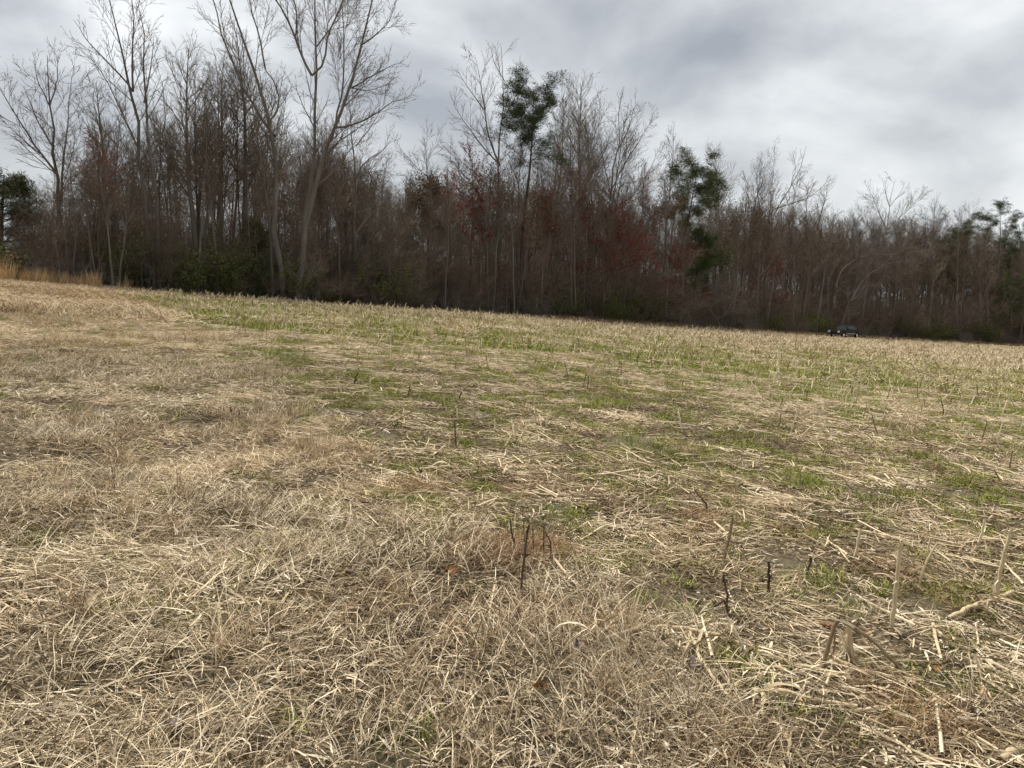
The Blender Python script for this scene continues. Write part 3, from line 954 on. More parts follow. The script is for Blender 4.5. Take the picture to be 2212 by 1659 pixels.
rng = np.random.default_rng(77)
TALL_Y = [480, 450, 400, 230, 190, 120, 110, 120, 140, 210, 270, 330, 365, 350, 330, 260, 210, 230, 300, 390, 360, 370, 410, 440, 450, 450, 470, 500]
fill_px, deep = [], []
for row, (off0, off1, step) in enumerate(((0.7, 4, 19), (4, 10, 14), (10, 22, 14))):
    x = 95 + row * 7
    while x < 2290:
        fill_px.append((x + rng.uniform(-9, 9), rng.uniform(off0, off1), row))
        x += step * rng.uniform(0.6, 1.4)
for px, off, row in fill_px:
    b = base_of(px, off)
    q = rng.random()
    band = next(p for lim, p in BANDS if px < lim)
    if q < (0.36, 0.60, 0.62)[row]:                 # bushy understorey, taller further in
        k, top = int(rng.choice([3, 5])), float(project(b)[1]) - rng.uniform(60, 170) * (1.0, 1.45, 1.7)[row] * (1.2 if px < 850 else 1.0)
    elif q < 0.80:                                  # slim pole trees reaching the body of the canopy
        k, top = int(rng.choice([0, 1, 4, 6])), np.interp(px, SKY_X, SKY_Y) + rng.uniform(-30, 70)
    else:                                           # airy crowns above it
        k, top = int(rng.choice([0, 1, 2, 6])), np.interp(px, SKY_X, TALL_Y) + rng.uniform(-10, 70)
    H = max(height_to(b, min(top, 640)), 2.5)
    sc = H / 14.0 / 1.04
    wd = sc * rng.uniform(0.8, 1.0) if sc > 0.6 else sc * 1.1
    if row == 2:
        deep.append((b, wd, sc, k, rng.uniform(0, 6.28)))
        continue
    put_tree('wood_tree', b, protos[k][int(rng.random() < (0.8 if row == 0 else 0.45))], KINDW[k] + ' ' + beside(px, row), KINDW[k] + 's near ' + min(LANDMARKS, key=lambda q_: abs(q_[0] - px))[1], scale=(wd, wd, sc), rz=rng.uniform(0, 6.28), tilt=(rng.normal(0, 0.035), rng.normal(0, 0.045)))


# ------------------------------------------------------------------ scattered masses
def scatter(name, meshes, pts, rz, scl, idx, label, tilt=None, kind='stuff'):
    """one object of uncountable growth: points carrying copies of the given clumps"""
    col = bpy.data.collections.new(name + '_forms')
    for i, me in enumerate(meshes):
        col.objects.link(bpy.data.objects.new('%s_form_%02d' % (name, i), me))
    pm = bpy.data.meshes.new(name)
    n = len(pts)
    pm.vertices.add(n)
    pm.vertices.foreach_set('co', np.ascontiguousarray(pts, np.float32).ravel())
    rot = np.zeros((n, 3), np.float32)
    rot[:, 2] = rz
    if tilt is not None:
        rot[:, :2] = tilt
    a = pm.attributes.new('rot', 'FLOAT_VECTOR', 'POINT')
    a.data.foreach_set('vector', rot.ravel())
    a = pm.attributes.new('scl', 'FLOAT_VECTOR', 'POINT')
    scl = np.asarray(scl, np.float32)
    if scl.ndim == 1:
        scl = np.repeat(scl[:, None], 3, 1)
    a.data.foreach_set('vector', np.ascontiguousarray(scl, np.float32).ravel())
    a = pm.attributes.new('pick', 'INT', 'POINT')
    a.data.foreach_set('value', np.ascontiguousarray(idx, np.int32))
    pm.update()
    o = obj(name, pm)
    ng = bpy.data.node_groups.new(name + '_spread', 'GeometryNodeTree')
    ng.interface.new_socket('Geometry', in_out='INPUT', socket_type='NodeSocketGeometry')
    ng.interface.new_socket('Geometry', in_out='OUTPUT', socket_type='NodeSocketGeometry')
    gi, go = ng.nodes.new('NodeGroupInput'), ng.nodes.new('NodeGroupOutput')
    ci = ng.nodes.new('GeometryNodeCollectionInfo')
    ci.inputs['Collection'].default_value = col
    ci.inputs['Separate Children'].default_value = True
    ci.inputs['Reset Children'].default_value = True
    ip = ng.nodes.new('GeometryNodeInstanceOnPoints')
    ip.inputs['Pick Instance'].default_value = True
    ng.links.new(gi.outputs[0], ip.inputs['Points'])
    ng.links.new(ci.outputs[0], ip.inputs['Instance'])
    for an, dt, sock in (('rot', 'FLOAT_VECTOR', 'Rotation'), ('scl', 'FLOAT_VECTOR', 'Scale'), ('pick', 'INT', 'Instance Index')):
        na = ng.nodes.new('GeometryNodeInputNamedAttribute')
        na.data_type = dt
        na.inputs['Name'].default_value = an
        ng.links.new(na.outputs[0], ip.inputs[sock])
    ng.links.new(ip.outputs[0], go.inputs[0])
    md = o.modifiers.new('spread', 'NODES')
    md.node_group = ng
    return tag(o, label=label, kind=kind)


def wedge(rng, r0, r1, dens, half=46, minx=None):
    """random points in the part of the ground the camera looks over, with a margin"""
    h = D2R(half)
    n = int(h * (r1 * r1 - r0 * r0) * dens)
    r = np.sqrt(rng.uniform(r0 * r0, r1 * r1, n))
    a = rng.uniform(-h, h, n)
    return r * np.sin(a), r * np.cos(a)


def on_ground(x, y, dz=0.0):
    return np.stack([x, y, ground_z(x, y) + dz], -1)


# undergrowth of the wood
def shrub_mesh(seed, stems, H, spread, k2, k3, mat):
    rng = np.random.default_rng(seed)
    P0 = np.concatenate([rng.normal(0, spread, (stems, 2)), np.zeros((stems, 1))], 1)
    D = nrm(np.stack([rng.normal(0, 0.35, stems), rng.normal(0, 0.35, stems), np.ones(stems)], -1))
    L = H * rng.uniform(0.5, 1.1, stems)
    P, R = grow(rng, P0, D, L, rng.uniform(0.008, 0.02, stems), 6, 0.10, 0.02, 0.4)
    tw = twig_levels(rng, P, R, L, [(k2, 0.15, 1, D2R(25), D2R(70), 0.4, 0.7, 4, 0.15, 0.03, 3, 0.007), (k3, 0.1, 1, D2R(25), D2R(70), 0.5, 0.8, 3, 0.18, 0.0, 3, 0.006)])
    return mesh_np('shrub', *tubes([(P, R, 4, rng.random(stems))] + tw)[:2], mat, tubes([(P, R, 4, rng.random(stems))] + tw)[2])


def leaf_shrub(seed, H, rad, m, leaf):
    rng = np.random.default_rng(seed)
    n = 14
    P0 = np.concatenate([rng.normal(0, rad * 0.25, (n, 2)), np.zeros((n, 1))], 1)
    D = nrm(np.stack([rng.normal(0, 0.5, n), rng.normal(0, 0.5, n), np.ones(n)], -1))
    L = H * rng.uniform(0.6, 1.1, n)
    P, R = grow(rng, P0, D, L, np.full(n, 0.014), 6, 0.12, 0.0, 0.4)
    tw = twig_levels(rng, P, R, L, [(9, 0.2, 1, D2R(30), D2R(80), 0.4, 0.7, 4, 0.15, 0.02, 3, 0.007)])
    C = tw[-1][0].reshape(-1, 3)
    C = C[rng.integers(0, len(C), m)] + rng.normal(0, 0.10, (m, 3))
    V, Q, T = merge([tubes([(P, R, 3, rng.random(n))] + tw), leaf_quads(rng, C, 0.12, flat=0.3)])
    return mesh_np('leaf_shrub', V, Q, leaf, T)


rng = np.random.default_rng(31)
shr = [shrub_mesh(201, 16, 2.4, 0.5, 7, 4, 'twig_brown'), shrub_mesh(202, 18, 3.4, 0.7, 7, 4, 'twig_brown'), shrub_mesh(203, 24, 1.7, 0.6, 7, 4, 'twig_grey'), shrub_mesh(204, 9, 5.5, 0.6, 8, 4, 'twig_brown')]
N = 3400
sx = -75 + 225 * rng.random(N) ** 0.8
so = np.abs(rng.normal(0, 1, N)) * 13 + 0.8
p = np.stack([sx - 0.67 * so, edge_y(sx) + 0.74 * so], -1)
px_, _ = project(np.stack([p[:, 0], p[:, 1], ground_z(p[:, 0], p[:, 1])], -1))
ok = (px_ > 60) & (px_ < 2400) & (p[:, 1] - edge_y(p[:, 0]) > 0.4)
p, so = p[ok], so[ok]
pick = np.where(so < 2.5, rng.choice([0, 2, 2, 0], len(p)), rng.choice([1, 3, 3, 0], len(p)))
scatter('undergrowth', shr, on_ground(p[:, 0], p[:, 1], -0.03), rng.uniform(0, 6.28, len(p)), rng.uniform(0.7, 1.25, len(p)) * np.where(so > 5, 1.3, 1.0), pick, 'brown leafless brush filling the wood from its edge inwards')
# leafy brush
N = 380
sx = -70 + 210 * rng.random(N) ** 1.15
so = np.abs(rng.normal(0, 1, N)) * 3.2 + 0.6
p = np.stack([sx - 0.67 * so, edge_y(sx) + 0.74 * so], -1)
ok = (vnoise(sx, so * 0, 6, 21) > 0.34) & (p[:, 1] - edge_y(p[:, 0]) > 0.6)
p = p[ok]
lsh = [leaf_shrub(211, 2.4, 0.9, 2200, 'leaf_olive'), leaf_shrub(212, 3.4, 1.0, 2800, 'leaf_olive'), leaf_shrub(213, 1.4, 0.7, 900, 'leaf_brown')]
scatter('leafy_undergrowth', lsh, on_ground(p[:, 0], p[:, 1], -0.03), rng.uniform(0, 6.28, len(p)), rng.uniform(0.6, 1.3, len(p)), rng.integers(0, 3, len(p)), 'olive evergreen brush low along the foot of the wood')
# deeper wood that reads as one mass
N = 680
sx = rng.uniform(-70, 190, N) 
so = rng.uniform(22, 75, N)
p = np.stack([sx - 0.67 * so, edge_y(sx) + 0.74 * so], -1)
z = ground_z(p[:, 0], p[:, 1])
bx_, by_ = project(np.stack([p[:, 0], p[:, 1], z], -1))
ok = (bx_ > 190) & (bx_ < 2500)
p, bx_ = p[ok], bx_[ok]
hh = np.array([height_to(np.array([a, b_, float(ground_z(a, b_))]), float(np.interp(q, SKY_X, SKY_Y)) + rng.uniform(5, 70)) for (a, b_), q in zip(p, bx_)])
dp = np.concatenate([on_ground(p[:, 0], p[:, 1]), np.array([d[0] for d in deep])])
ds = np.concatenate([np.stack([hh / 14.0] * 3, -1), np.array([(d[1], d[1], d[2]) for d in deep])])
dk = np.concatenate([rng.choice([0, 1, 3, 4, 5, 6], len(p)), np.array([d[3] for d in deep])])
dr = np.concatenate([rng.uniform(0, 6.28, len(p)), np.array([d[4] for d in deep])])
scatter('deep_wood', [pr[0][1] for pr in protos] + [pr[0][0] for pr in protos], np.concatenate([dp] * 2), np.tile(dr, 2), np.concatenate([ds] * 2),
        np.concatenate([dk, dk + 7]), 'mass of bare trees deep in the wood behind the edge')

# ------------------------------------------------------------------ black pickup at the far edge of the field
pmat('truck_black', [(0.003, 0.003, 0.004)], rough=0.3, spec=0.22)
pmat('plastic_grey', [(0.035, 0.036, 0.038)], rough=0.6, spec=0.3)
pmat('glass_dark', [(0.012, 0.016, 0.017)], rough=0.06, spec=0.6)
pmat('lamp_clear', [(0.86, 0.88, 0.90)], rough=0.3, spec=0.6)
pmat('lamp_red', [(0.30, 0.03, 0.03)], rough=0.2, spec=0.6)
pmat('chrome', [(0.62, 0.63, 0.65)], rough=0.18, metal=1.0)
pmat('rubber', [(0.012, 0.012, 0.012)], rough=0.85)


def bm_mesh(name, bm, mat, smooth=False):
    me = bpy.data.meshes.new(name)
    bmesh.ops.recalc_face_normals(bm, faces=bm.faces)
    bm.to_mesh(me)
    bm.free()
    for p_ in me.polygons:
        p_.use_smooth = smooth
    me.materials.append(MATS[mat])
    return me


def prism(prof, w0, w1=None, bevel=0.0, name='prism', mat='truck_black'):
    """side profile (x, z) extruded across y; w1 gives each point's own half width"""
    bm = bmesh.new()
    ws = w1 if w1 is not None else [w0] * len(prof)
    A = [bm.verts.new((x, w, z)) for (x, z), w in zip(prof, ws)]
    B = [bm.verts.new((x, -w, z)) for (x, z), w in zip(prof, ws)]
    n = len(prof)
    bm.faces.new(A)
    bm.faces.new(B[::-1])
    for i in range(n):
        bm.faces.new((A[i], B[i], B[(i + 1) % n], A[(i + 1) % n]))
    if bevel:
        bmesh.ops.bevel(bm, geom=[e for e in bm.edges], offset=bevel, segments=2, affect='EDGES', profile=0.6)
    return bm_mesh(name, bm, mat)


def box(name, size, mat, bevel=0.0, sub=None):
    bm = bmesh.new()
    bmesh.ops.create_cube(bm, size=1.0)
    for v in bm.verts:
        v.co = Vector((v.co.x * size[0], v.co.y * size[1], v.co.z * size[2]))
    if bevel:
        bmesh.ops.bevel(bm, geom=list(bm.edges), offset=bevel, segments=2, affect='EDGES')
    return bm_mesh(name, bm, mat)


def poly_panel(name, pts, nrm_, th, mat):
    """flat pane with its own thickness"""
    bm = bmesh.new()
    nv = Vector(nrm_)
    A = [bm.verts.new(Vector(q) + nv * th) for q in pts]
    B = [bm.verts.new(Vector(q)) for q in pts]
    bm.faces.new(A)
    bm.faces.new(B[::-1])
    for i in range(len(pts)):
        bm.faces.new((A[i], B[i], B[(i + 1) % len(pts)], A[(i + 1) % len(pts)]))
    return bm_mesh(name, bm, mat)


def arch(cx, r, z0, n=9, a0=180, a1=0):
    return [(cx + r * math.cos(D2R(a0 + (a1 - a0) * i / (n - 1))), z0 + r * math.sin(D2R(a0 + (a1 - a0) * i / (n - 1)))) for i in range(n)]


tb = stand(1824, 115.0)
truck = empty('pickup_truck', tb + np.array([0, 0, 0.02]), D2R(214))
tag(truck, 'black four-door pickup truck parked at the far field edge before the wood', 'truck')
z0 = 0.42
prof = [(-2.78, 0.55), (-2.78, 1.13), (-1.35, 1.20), (1.0, 1.16), (2.55, 1.08), (2.78, 0.98), (2.82, 0.55), (2.45, z0)]
prof += [q for q in arch(1.72, 0.47, z0, a0=0, a1=180)]
prof += [q for q in arch(-1.66, 0.47, z0, a0=0, a1=180)] + [(-2.5, z0)]
obj('body', prism(prof, 0.98, bevel=0.0), truck)
gl = [(1.22, 1.155), (0.36, 1.78), (0.1, 1.84), (-0.95, 1.83), (-1.25, 1.72), (-1.85, 1.17)]
gw = [0.90, 0.74, 0.72, 0.72, 0.74, 0.90]
cabin = obj('cab', prism(gl, 0, gw, bevel=0.03), truck)


def on_side(x, z, s, out=0.012):
    w = 0.905 - (z - 1.155) * (0.905 - 0.722) / (1.85 - 1.155)
    return (x, s * (w + out), z)


for s in (1, -1):
    for nm, quad in (('side_window', [(1.0, 1.22), (0.34, 1.70), (-0.12, 1.74), (-0.14, 1.22)]), ('side_window', [(-0.22, 1.22), (-0.20, 1.74), (-0.90, 1.73), (-1.06, 1.22)]),
                     ('quarter_window', [(-1.16, 1.24), (-1.02, 1.70), (-1.20, 1.64), (-1.56, 1.26)])):
        obj(nm, poly_panel(nm, [on_side(x, z, s) for x, z in quad], (0, s, 0.26), 0.012, 'glass_dark'), cabin)
wsh = [(1.17, 0.82, 1.20), (0.43, 0.69, 1.735), (0.43, -0.69, 1.735), (1.17, -0.82, 1.20)]
obj('windshield', poly_panel('windshield', [(x + 0.02, y, z + 0.015) for x, y, z in wsh], (0.58, 0, 0.81), 0.012, 'glass_dark'), cabin)
hood = prism([(1.05, 1.165), (2.5, 1.09), (2.62, 1.115), (1.6, 1.205), (1.15, 1.215)], 0.74, bevel=0.02, name='hood')
obj('hood', hood, truck)
obj('grille', box('grille', (0.05, 1.06, 0.30), 'plastic_grey', 0.015), truck, (2.815, 0, 0.83))
obj('grille_bar', box('grille_bar', (0.05, 1.0, 0.055), 'chrome', 0.012), truck, (2.845, 0, 0.84))
for s in (1, -1):
    obj('headlight', box('headlight', (0.14, 0.36, 0.17), 'lamp_clear', 0.03), truck, (2.79, s * 0.78, 0.925))
    obj('headlight', box('headlight', (0.14, 0.34, 0.11), 'lamp_clear', 0.02), truck, (2.79, s * 0.78, 0.755))
    obj('tail_light', box('tail_light', (0.06, 0.14, 0.42), 'lamp_red', 0.02), truck, (-2.77, s * 0.90, 0.92))
    obj('side_mirror', box('side_mirror', (0.12, 0.22, 0.20), 'truck_black', 0.03), truck, (0.88, s * 1.07, 1.28))
    obj('side_moulding', box('side_moulding', (2.3, 0.03, 0.05), 'chrome', 0.008), truck, (0.02, s * 0.993, 0.60))
    for x in (0.05, -1.02):
        obj('door_handle', box('door_handle', (0.16, 0.035, 0.04), 'plastic_grey', 0.01), truck, (x - 0.12, s * 0.995, 1.02))
obj('bumper', box('bumper', (0.22, 1.96, 0.24), 'plastic_grey', 0.05), truck, (2.80, 0, 0.52))
obj('bumper', box('bumper', (0.18, 1.90, 0.22), 'plastic_grey', 0.05), truck, (-2.82, 0, 0.56))
obj('roof_rack', box('roof_rack', (1.0, 1.2, 0.035), 'plastic_grey', 0.01), truck, (-0.45, 0, 1.86))


def disc(name, r, w, mat, inner=0.0, seg=28, bevel=0.03):
    bm = bmesh.new()
    bmesh.ops.create_cone(bm, cap_ends=True, segments=seg, radius1=r, radius2=r, depth=w, matrix=Matrix.Rotation(math.pi / 2, 4, 'X'))
    bmesh.ops.bevel(bm, geom=[e for e in bm.edges if len(e.link_faces) == 2 and any(len(f.verts) > 4 for f in e.link_faces)], offset=bevel, segments=2, affect='EDGES')
    return bm_mesh(name, bm, mat, False)


tyre_me, rim_me, hub_me = disc('tyre', 0.385, 0.26, 'rubber'), disc('rim', 0.235, 0.275, 'chrome', bevel=0.015), disc('hub', 0.07, 0.30, 'plastic_grey', bevel=0.01)
for x in (1.72, -1.66):
    for s in (1, -1):
        w_ = obj('wheel', tyre_me, truck, (x, s * 0.85, 0.385))
        obj('rim', rim_me, w_)
        obj('hub', hub_me, w_)

# ------------------------------------------------------------------ low shed far left, beyond the pine
pmat('roof_metal', [(0.05, 0.055, 0.06), (0.085, 0.09, 0.095)], rough=0.6, noise=(3, 0.8))
pmat('siding', [(0.62, 0.62, 0.60), (0.72, 0.72, 0.70)], rough=0.7, noise=(6, 0.8))
sb = stand(-60, 106)
shed = empty('low_shed', sb, D2R(-6))
tag(shed, 'low shed with dark roof and pale wall behind the left border pine', 'shed')
zt = height_to(sb, 516)
zm = height_to(sb, 537)
bm = bmesh.new()
bmesh.ops.create_cube(bm, size=1.0, matrix=Matrix.Diagonal((15.0, 7.0, zm, 1)))
obj('wall', bm_mesh('wall', bm, 'siding'), shed, (0, 2.0, zm / 2))
rf = prism([(-4.2, 0.0), (0.0, zt - zm), (4.2, 0.0), (4.2, -0.12), (0, zt - zm - 0.14), (-4.2, -0.12)], 8.2, name='roof', mat='roof_metal')
ro = obj('roof', rf, shed, (0, 2.0, zm + 0.13))
ro.rotation_euler = (0, 0, math.pi / 2)
for k in range(14):
    obj('roof_rib', box('roof_rib', (0.06, 4.2 / math.cos(math.atan((zt - zm) / 4.2)), 0.05), 'roof_metal'), shed, (-7.4 + k * 1.14, 2.0 - 2.1, zm + 0.13 + (zt - zm) / 2 + 0.03)).rotation_euler = (math.atan((zt - zm) / 4.2), 0, 0)
obj('door', box('door', (2.4, 0.08, zm * 0.8), 'roof_metal'), shed, (-3.0, -1.53, zm * 0.4))

# ------------------------------------------------------------------ golden broomsedge along the crest on the left
def tuft_mesh(seed, n, L0, L1, W, el0, el1, droop, mat, spread=0.05, seg=5):
    rng = np.random.default_rng(seed)
    P0 = np.concatenate([rng.normal(0, spread, (n, 2)), np.zeros((n, 1))], 1)
    return mesh_np('tuft', *_t(ribbons(rng, P0, rng.uniform(0, 6.28, n), rng.uniform(el0, el1, n), rng.uniform(L0, L1, n), W * rng.uniform(0.6, 1.5, n), seg, droop, 0.12), mat))


def _t(vft, mat):
    return vft[0], vft[1], mat, vft[2]


broom = [tuft_mesh(300 + i, 46, 0.45, 1.15, 0.018, D2R(70), D2R(89), 0.12, 'broom_grass', 0.07) for i in range(5)]
rng = np.random.default_rng(55)
bl = []
for i in range(34):
    px = 2 + i * 6.4 + rng.uniform(-3, 3)
    py = np.interp(px, [0, 60, 120, 180, 240, 300], [596, 601, 609, 618, 630, 640])
    bl.append((px, py - rng.uniform(0, 3), rng.uniform(0.75, 1.15)))
for px, s in ((256, 0.7), (268, 0.9), (276, 0.75), (12, 1.5), (24, 1.5), (38, 1.3), (202, 1.3), (6, 1.7)):
    bl.append((px, np.interp(px, [0, 60, 120, 180, 240, 300], [596, 601, 609, 618, 630, 640]) - 1, s))
for px, py, s in bl:
    g = stand(px, 47.0 - (px - 120) * 0.004)
    Yb = 44.5 + px * 0.012
    g = stand(px, Yb + rng.uniform(-0.8, 0.8))
    o = obj('broomsedge_clump', broom[int(rng.integers(0, 5))], None, g)
    o.scale = (s, s, s)
    o.rotation_euler = (0.05, 0.12, rng.uniform(0, 6.28))
    tag(o, 'tuft of tall golden broomsedge in the row along the left crest', 'grass clump', 'broomsedge tufts along the left crest')

# scraps lying where the field meets the wood on the left
for nm, px, py, size, rz, lab, mt in (('board', 238, 629, (0.95, 0.16, 0.05), 0.3, 'pale weathered board lying at the end of the broomsedge row', 'board'),
                                      ('field_stone', 322, 637, (0.55, 0.35, 0.28), 0.1, 'pale stone lying at the wood edge right of the broomsedge', 'stone')):
    q = ground_at(px, py)
    if nm == 'board':
        me = box('board', size, mt, 0.012)
    else:
        bm = bmesh.new()
        bmesh.ops.create_icosphere(bm, subdivisions=3, radius=0.5)
        for v in bm.verts:
            k = 0.8 + 0.4 * float(vnoise(v.co.x * 3 + 5, v.co.y * 3 + v.co.z * 2, 1.0, 3))
            v.co = Vector((v.co.x * size[0] * k, v.co.y * size[1] * k, v.co.z * size[2] * k))
        me = bm_mesh('field_stone', bm, mt, True)
    o = obj(nm, me, None, q + np.array([0, 0, 0.06]))
    o.rotation_euler = (0.05, 0.08, rz)
    tag(o, lab, 'board' if nm == 'board' else 'stone')

# brown grass strip between stubble and wood
rng = np.random.default_rng(66)
eg = [tuft_mesh(320 + i, 60, 0.35, 0.95, 0.022, D2R(45), D2R(88), 0.22, 'edge_grass', 0.22) for i in range(4)]
N = 3600
sx = rng.uniform(-34, 150, N)
so = rng.uniform(-1.9, 2.2, N)
p = np.stack([sx, edge_y(sx) + so], -1)
s = rng.uniform(0.35, 0.9, N) * (0.4 + 0.6 * sstep(-12, 12, p[:, 0]))
scatter('edge_grass', eg, on_ground(p[:, 0], p[:, 1], -0.02), rng.uniform(0, 6.28, N), s, rng.integers(0, 4, N), 'low brown grass along the foot of the wood')


# ------------------------------------------------------------------ dry grass, corn litter and weeds
def mat_patch(seed, n, rad, L0, L1, W, az_sd, mat, zmax=0.05, el=(-0.05, 0.30), droop=0.12, seg=4):
    rng = np.random.default_rng(seed)
    r = rad * np.sqrt(rng.random(n))
    a = rng.uniform(0, 6.28, n)
    P0 = np.stack([r * np.cos(a), r * np.sin(a), rng.uniform(0.004, zmax, n)], -1)
    return mesh_np('mat', *_t(ribbons(rng, P0, rng.normal(0, az_sd, n), rng.uniform(el[0], el[1], n), rng.uniform(L0, L1, n), W * rng.uniform(0.5, 1.6, n), seg, droop, 0.18), mat))


def litter_patch(seed, n, rad, L0, L1, W, mat, zmax=0.03):
    rng = np.random.default_rng(seed)
    r = rad * np.sqrt(rng.random(n))
    a = rng.uniform(0, 6.28, n)
    P0 = np.stack([r * np.cos(a), r * np.sin(a), rng.uniform(0.004, zmax, n)], -1)
    return mesh_np('litter', *_t(ribbons(rng, P0, rng.uniform(0, 6.28, n), rng.uniform(-0.1, 0.35, n), rng.uniform(L0, L1, n), W * rng.uniform(0.5, 1.6, n), 3, 0.15, 0.25, taper=False, roll=0.8), mat))


def green_patch(seed, n, rad, L0, L1, W):
    rng = np.random.default_rng(seed)
    r = rad * np.sqrt(rng.random(n)) ** 1.3
    a = rng.uniform(0, 6.28, n)
    P0 = np.stack([r * np.cos(a), r * np.sin(a), np.zeros(n)], -1)
    return mesh_np('green', *_t(ribbons(rng, P0, rng.uniform(0, 6.28, n), rng.uniform(0.25, 1.35, n), rng.uniform(L0, L1, n), W * rng.uniform(0.6, 1.5, n), 3, 0.35, 0.2), 'weed_green'))


NEAR, MID, FAR = 8.0, 24.0, 62.0
rng = np.random.default_rng(91)
# forms: lying mats and arching tufts, gold and grey; coarse forms for the distance
gf = [mat_patch(401, 210, 0.28, 0.06, 0.24, 0.0050, 0.55, 'straw_gold', 0.045, (-0.1, 0.22), 0.06), mat_patch(402, 210, 0.28, 0.06, 0.22, 0.0050, 0.7, 'straw_grey', 0.045, (-0.1, 0.22), 0.06),
      mat_patch(403, 180, 0.26, 0.05, 0.20, 0.0048, 1.6, 'straw_gold', 0.06, (-0.1, 0.55), 0.12), mat_patch(404, 180, 0.26, 0.05, 0.20, 0.0048, 1.6, 'straw_grey', 0.06, (-0.1, 0.55), 0.12),
      tuft_mesh(405, 120, 0.08, 0.24, 0.0046, D2R(25), D2R(82), 0.28, 'straw_gold', 0.11), tuft_mesh(406, 120, 0.08, 0.22, 0.0046, D2R(20), D2R(82), 0.30, 'straw_grey', 0.12),
      tuft_mesh(407, 70, 0.12, 0.30, 0.0046, D2R(50), D2R(88), 0.22, 'straw_gold', 0.06)]
gfar = [mat_patch(411, 120, 0.75, 0.2, 0.55, 0.017, 1.0, 'straw_gold', 0.10, (-0.1, 0.6), 0.2, 3), mat_patch(412, 120, 0.75, 0.2, 0.55, 0.017, 1.0, 'straw_grey', 0.10, (-0.1, 0.6), 0.2, 3),
        tuft_mesh(413, 80, 0.18, 0.42, 0.014, D2R(25), D2R(80), 0.4, 'straw_gold', 0.35, 4)]
X, Y, S, I, RZ = [], [], [], [], []


def lay_grass(r0, r1, dens, far):
    x, y = wedge(rng, r0, r1, dens)
    v = verge(x, y)
    iw_ = in_wood(x, y)
    clump = vnoise(x, y, 1.1, 31)
    tallz = vnoise(x, y, 2.3, 32)
    gold = vnoise(x, y, 4.0, 33) + (0.12 if far else 0) + sstep(-2, -14, x) * 0.15
    rr_ = np.hypot(x, y)
    keep = rng.random(len(x)) < (v * np.clip(0.06 + 0.35 * sstep(5, 10, rr_) + 1.2 * sstep(0.26, 0.66, 0.6 * clump + 0.4 * vnoise(x, y, 0.45, 35)), 0, 1) + (1 - v) * (0.05 + 0.14 * (1 - sstep(4, 7, rr_)))) * (1 - iw_)
    bare = sstep(0.66, 0.80, vnoise(x, y, 1.1, 12)) * sstep(0.45, 0.6, vnoise(x, y, 3.5, 13))
    keep &= rng.random(len(x)) > bare * 0.25
    x, y, clump, tallz, gold = x[keep], y[keep], clump[keep], tallz[keep], gold[keep]
    n = len(x)
    g_ = gold + rng.normal(0, 0.18, n) > 0.52
    if far:
        i = np.where(g_, 7, 8)
        i = np.where((tallz + rng.normal(0, 0.15, n)) > 0.62, 9, i)
        s_ = rng.uniform(0.8, 1.3, n)
    else:
        i = np.where(g_, 0, 1)
        i = np.where(rng.random(n) < 0.45, i + 2, i)
        tf = (0.5 * tallz + 0.5 * clump + rng.normal(0, 0.10, n)) > 0.58
        i = np.where(tf, np.where(g_, np.where(rng.random(n) < 0.3, 6, 4), 5), i)
        s_ = rng.uniform(0.75, 1.25, n)
    # swirls: blades lie roughly with their neighbours
    rz = 6.28 * vnoise(x, y, 2.6, 34) + rng.normal(0, 0.5, n)
    X.append(x); Y.append(y); S.append(s_); I.append(i); RZ.append(rz)


lay_grass(0.9, NEAR, 30, False)
lay_grass(NEAR, MID, 13, False)
lay_grass(MID, FAR, 3.6, True)
X, Y, S, I, RZ = (np.concatenate(q) for q in (X, Y, S, I, RZ))
scatter('dry_grass', gf + gfar, on_ground(X, Y, -0.005), RZ, S, I, 'matted dry straw-coloured grass of the verge and foreground')

# corn litter: leaf strips, husks, chaff and lying stalk pieces
def stalk_tubes(rng, n, rad, L0, L1, r0, r1, az_sd=0.5):
    P0 = np.stack([rng.uniform(-rad, rad, n), rng.uniform(-rad, rad, n), rng.uniform(0.010, 0.05, n)], -1)
    az = rng.normal(0, az_sd, n)
    el = rng.normal(0.03, 0.06, n)
    D = np.stack([np.cos(az) * np.cos(el), np.sin(az) * np.cos(el), np.sin(el)], -1)
    L = rng.uniform(L0, L1, n)
    R = rng.uniform(r0, r1, n)
    P, Rr = grow(rng, P0 - D * L[:, None] / 2, D, L, R, 6, 0.025, 0.0, 0.75)
    P[..., 2] = np.maximum(P[..., 2], 0.008)
    Rr = Rr * rng.uniform(0.8, 1.2, Rr.shape)
    return P, Rr, 5, rng.random(n) * 0.85


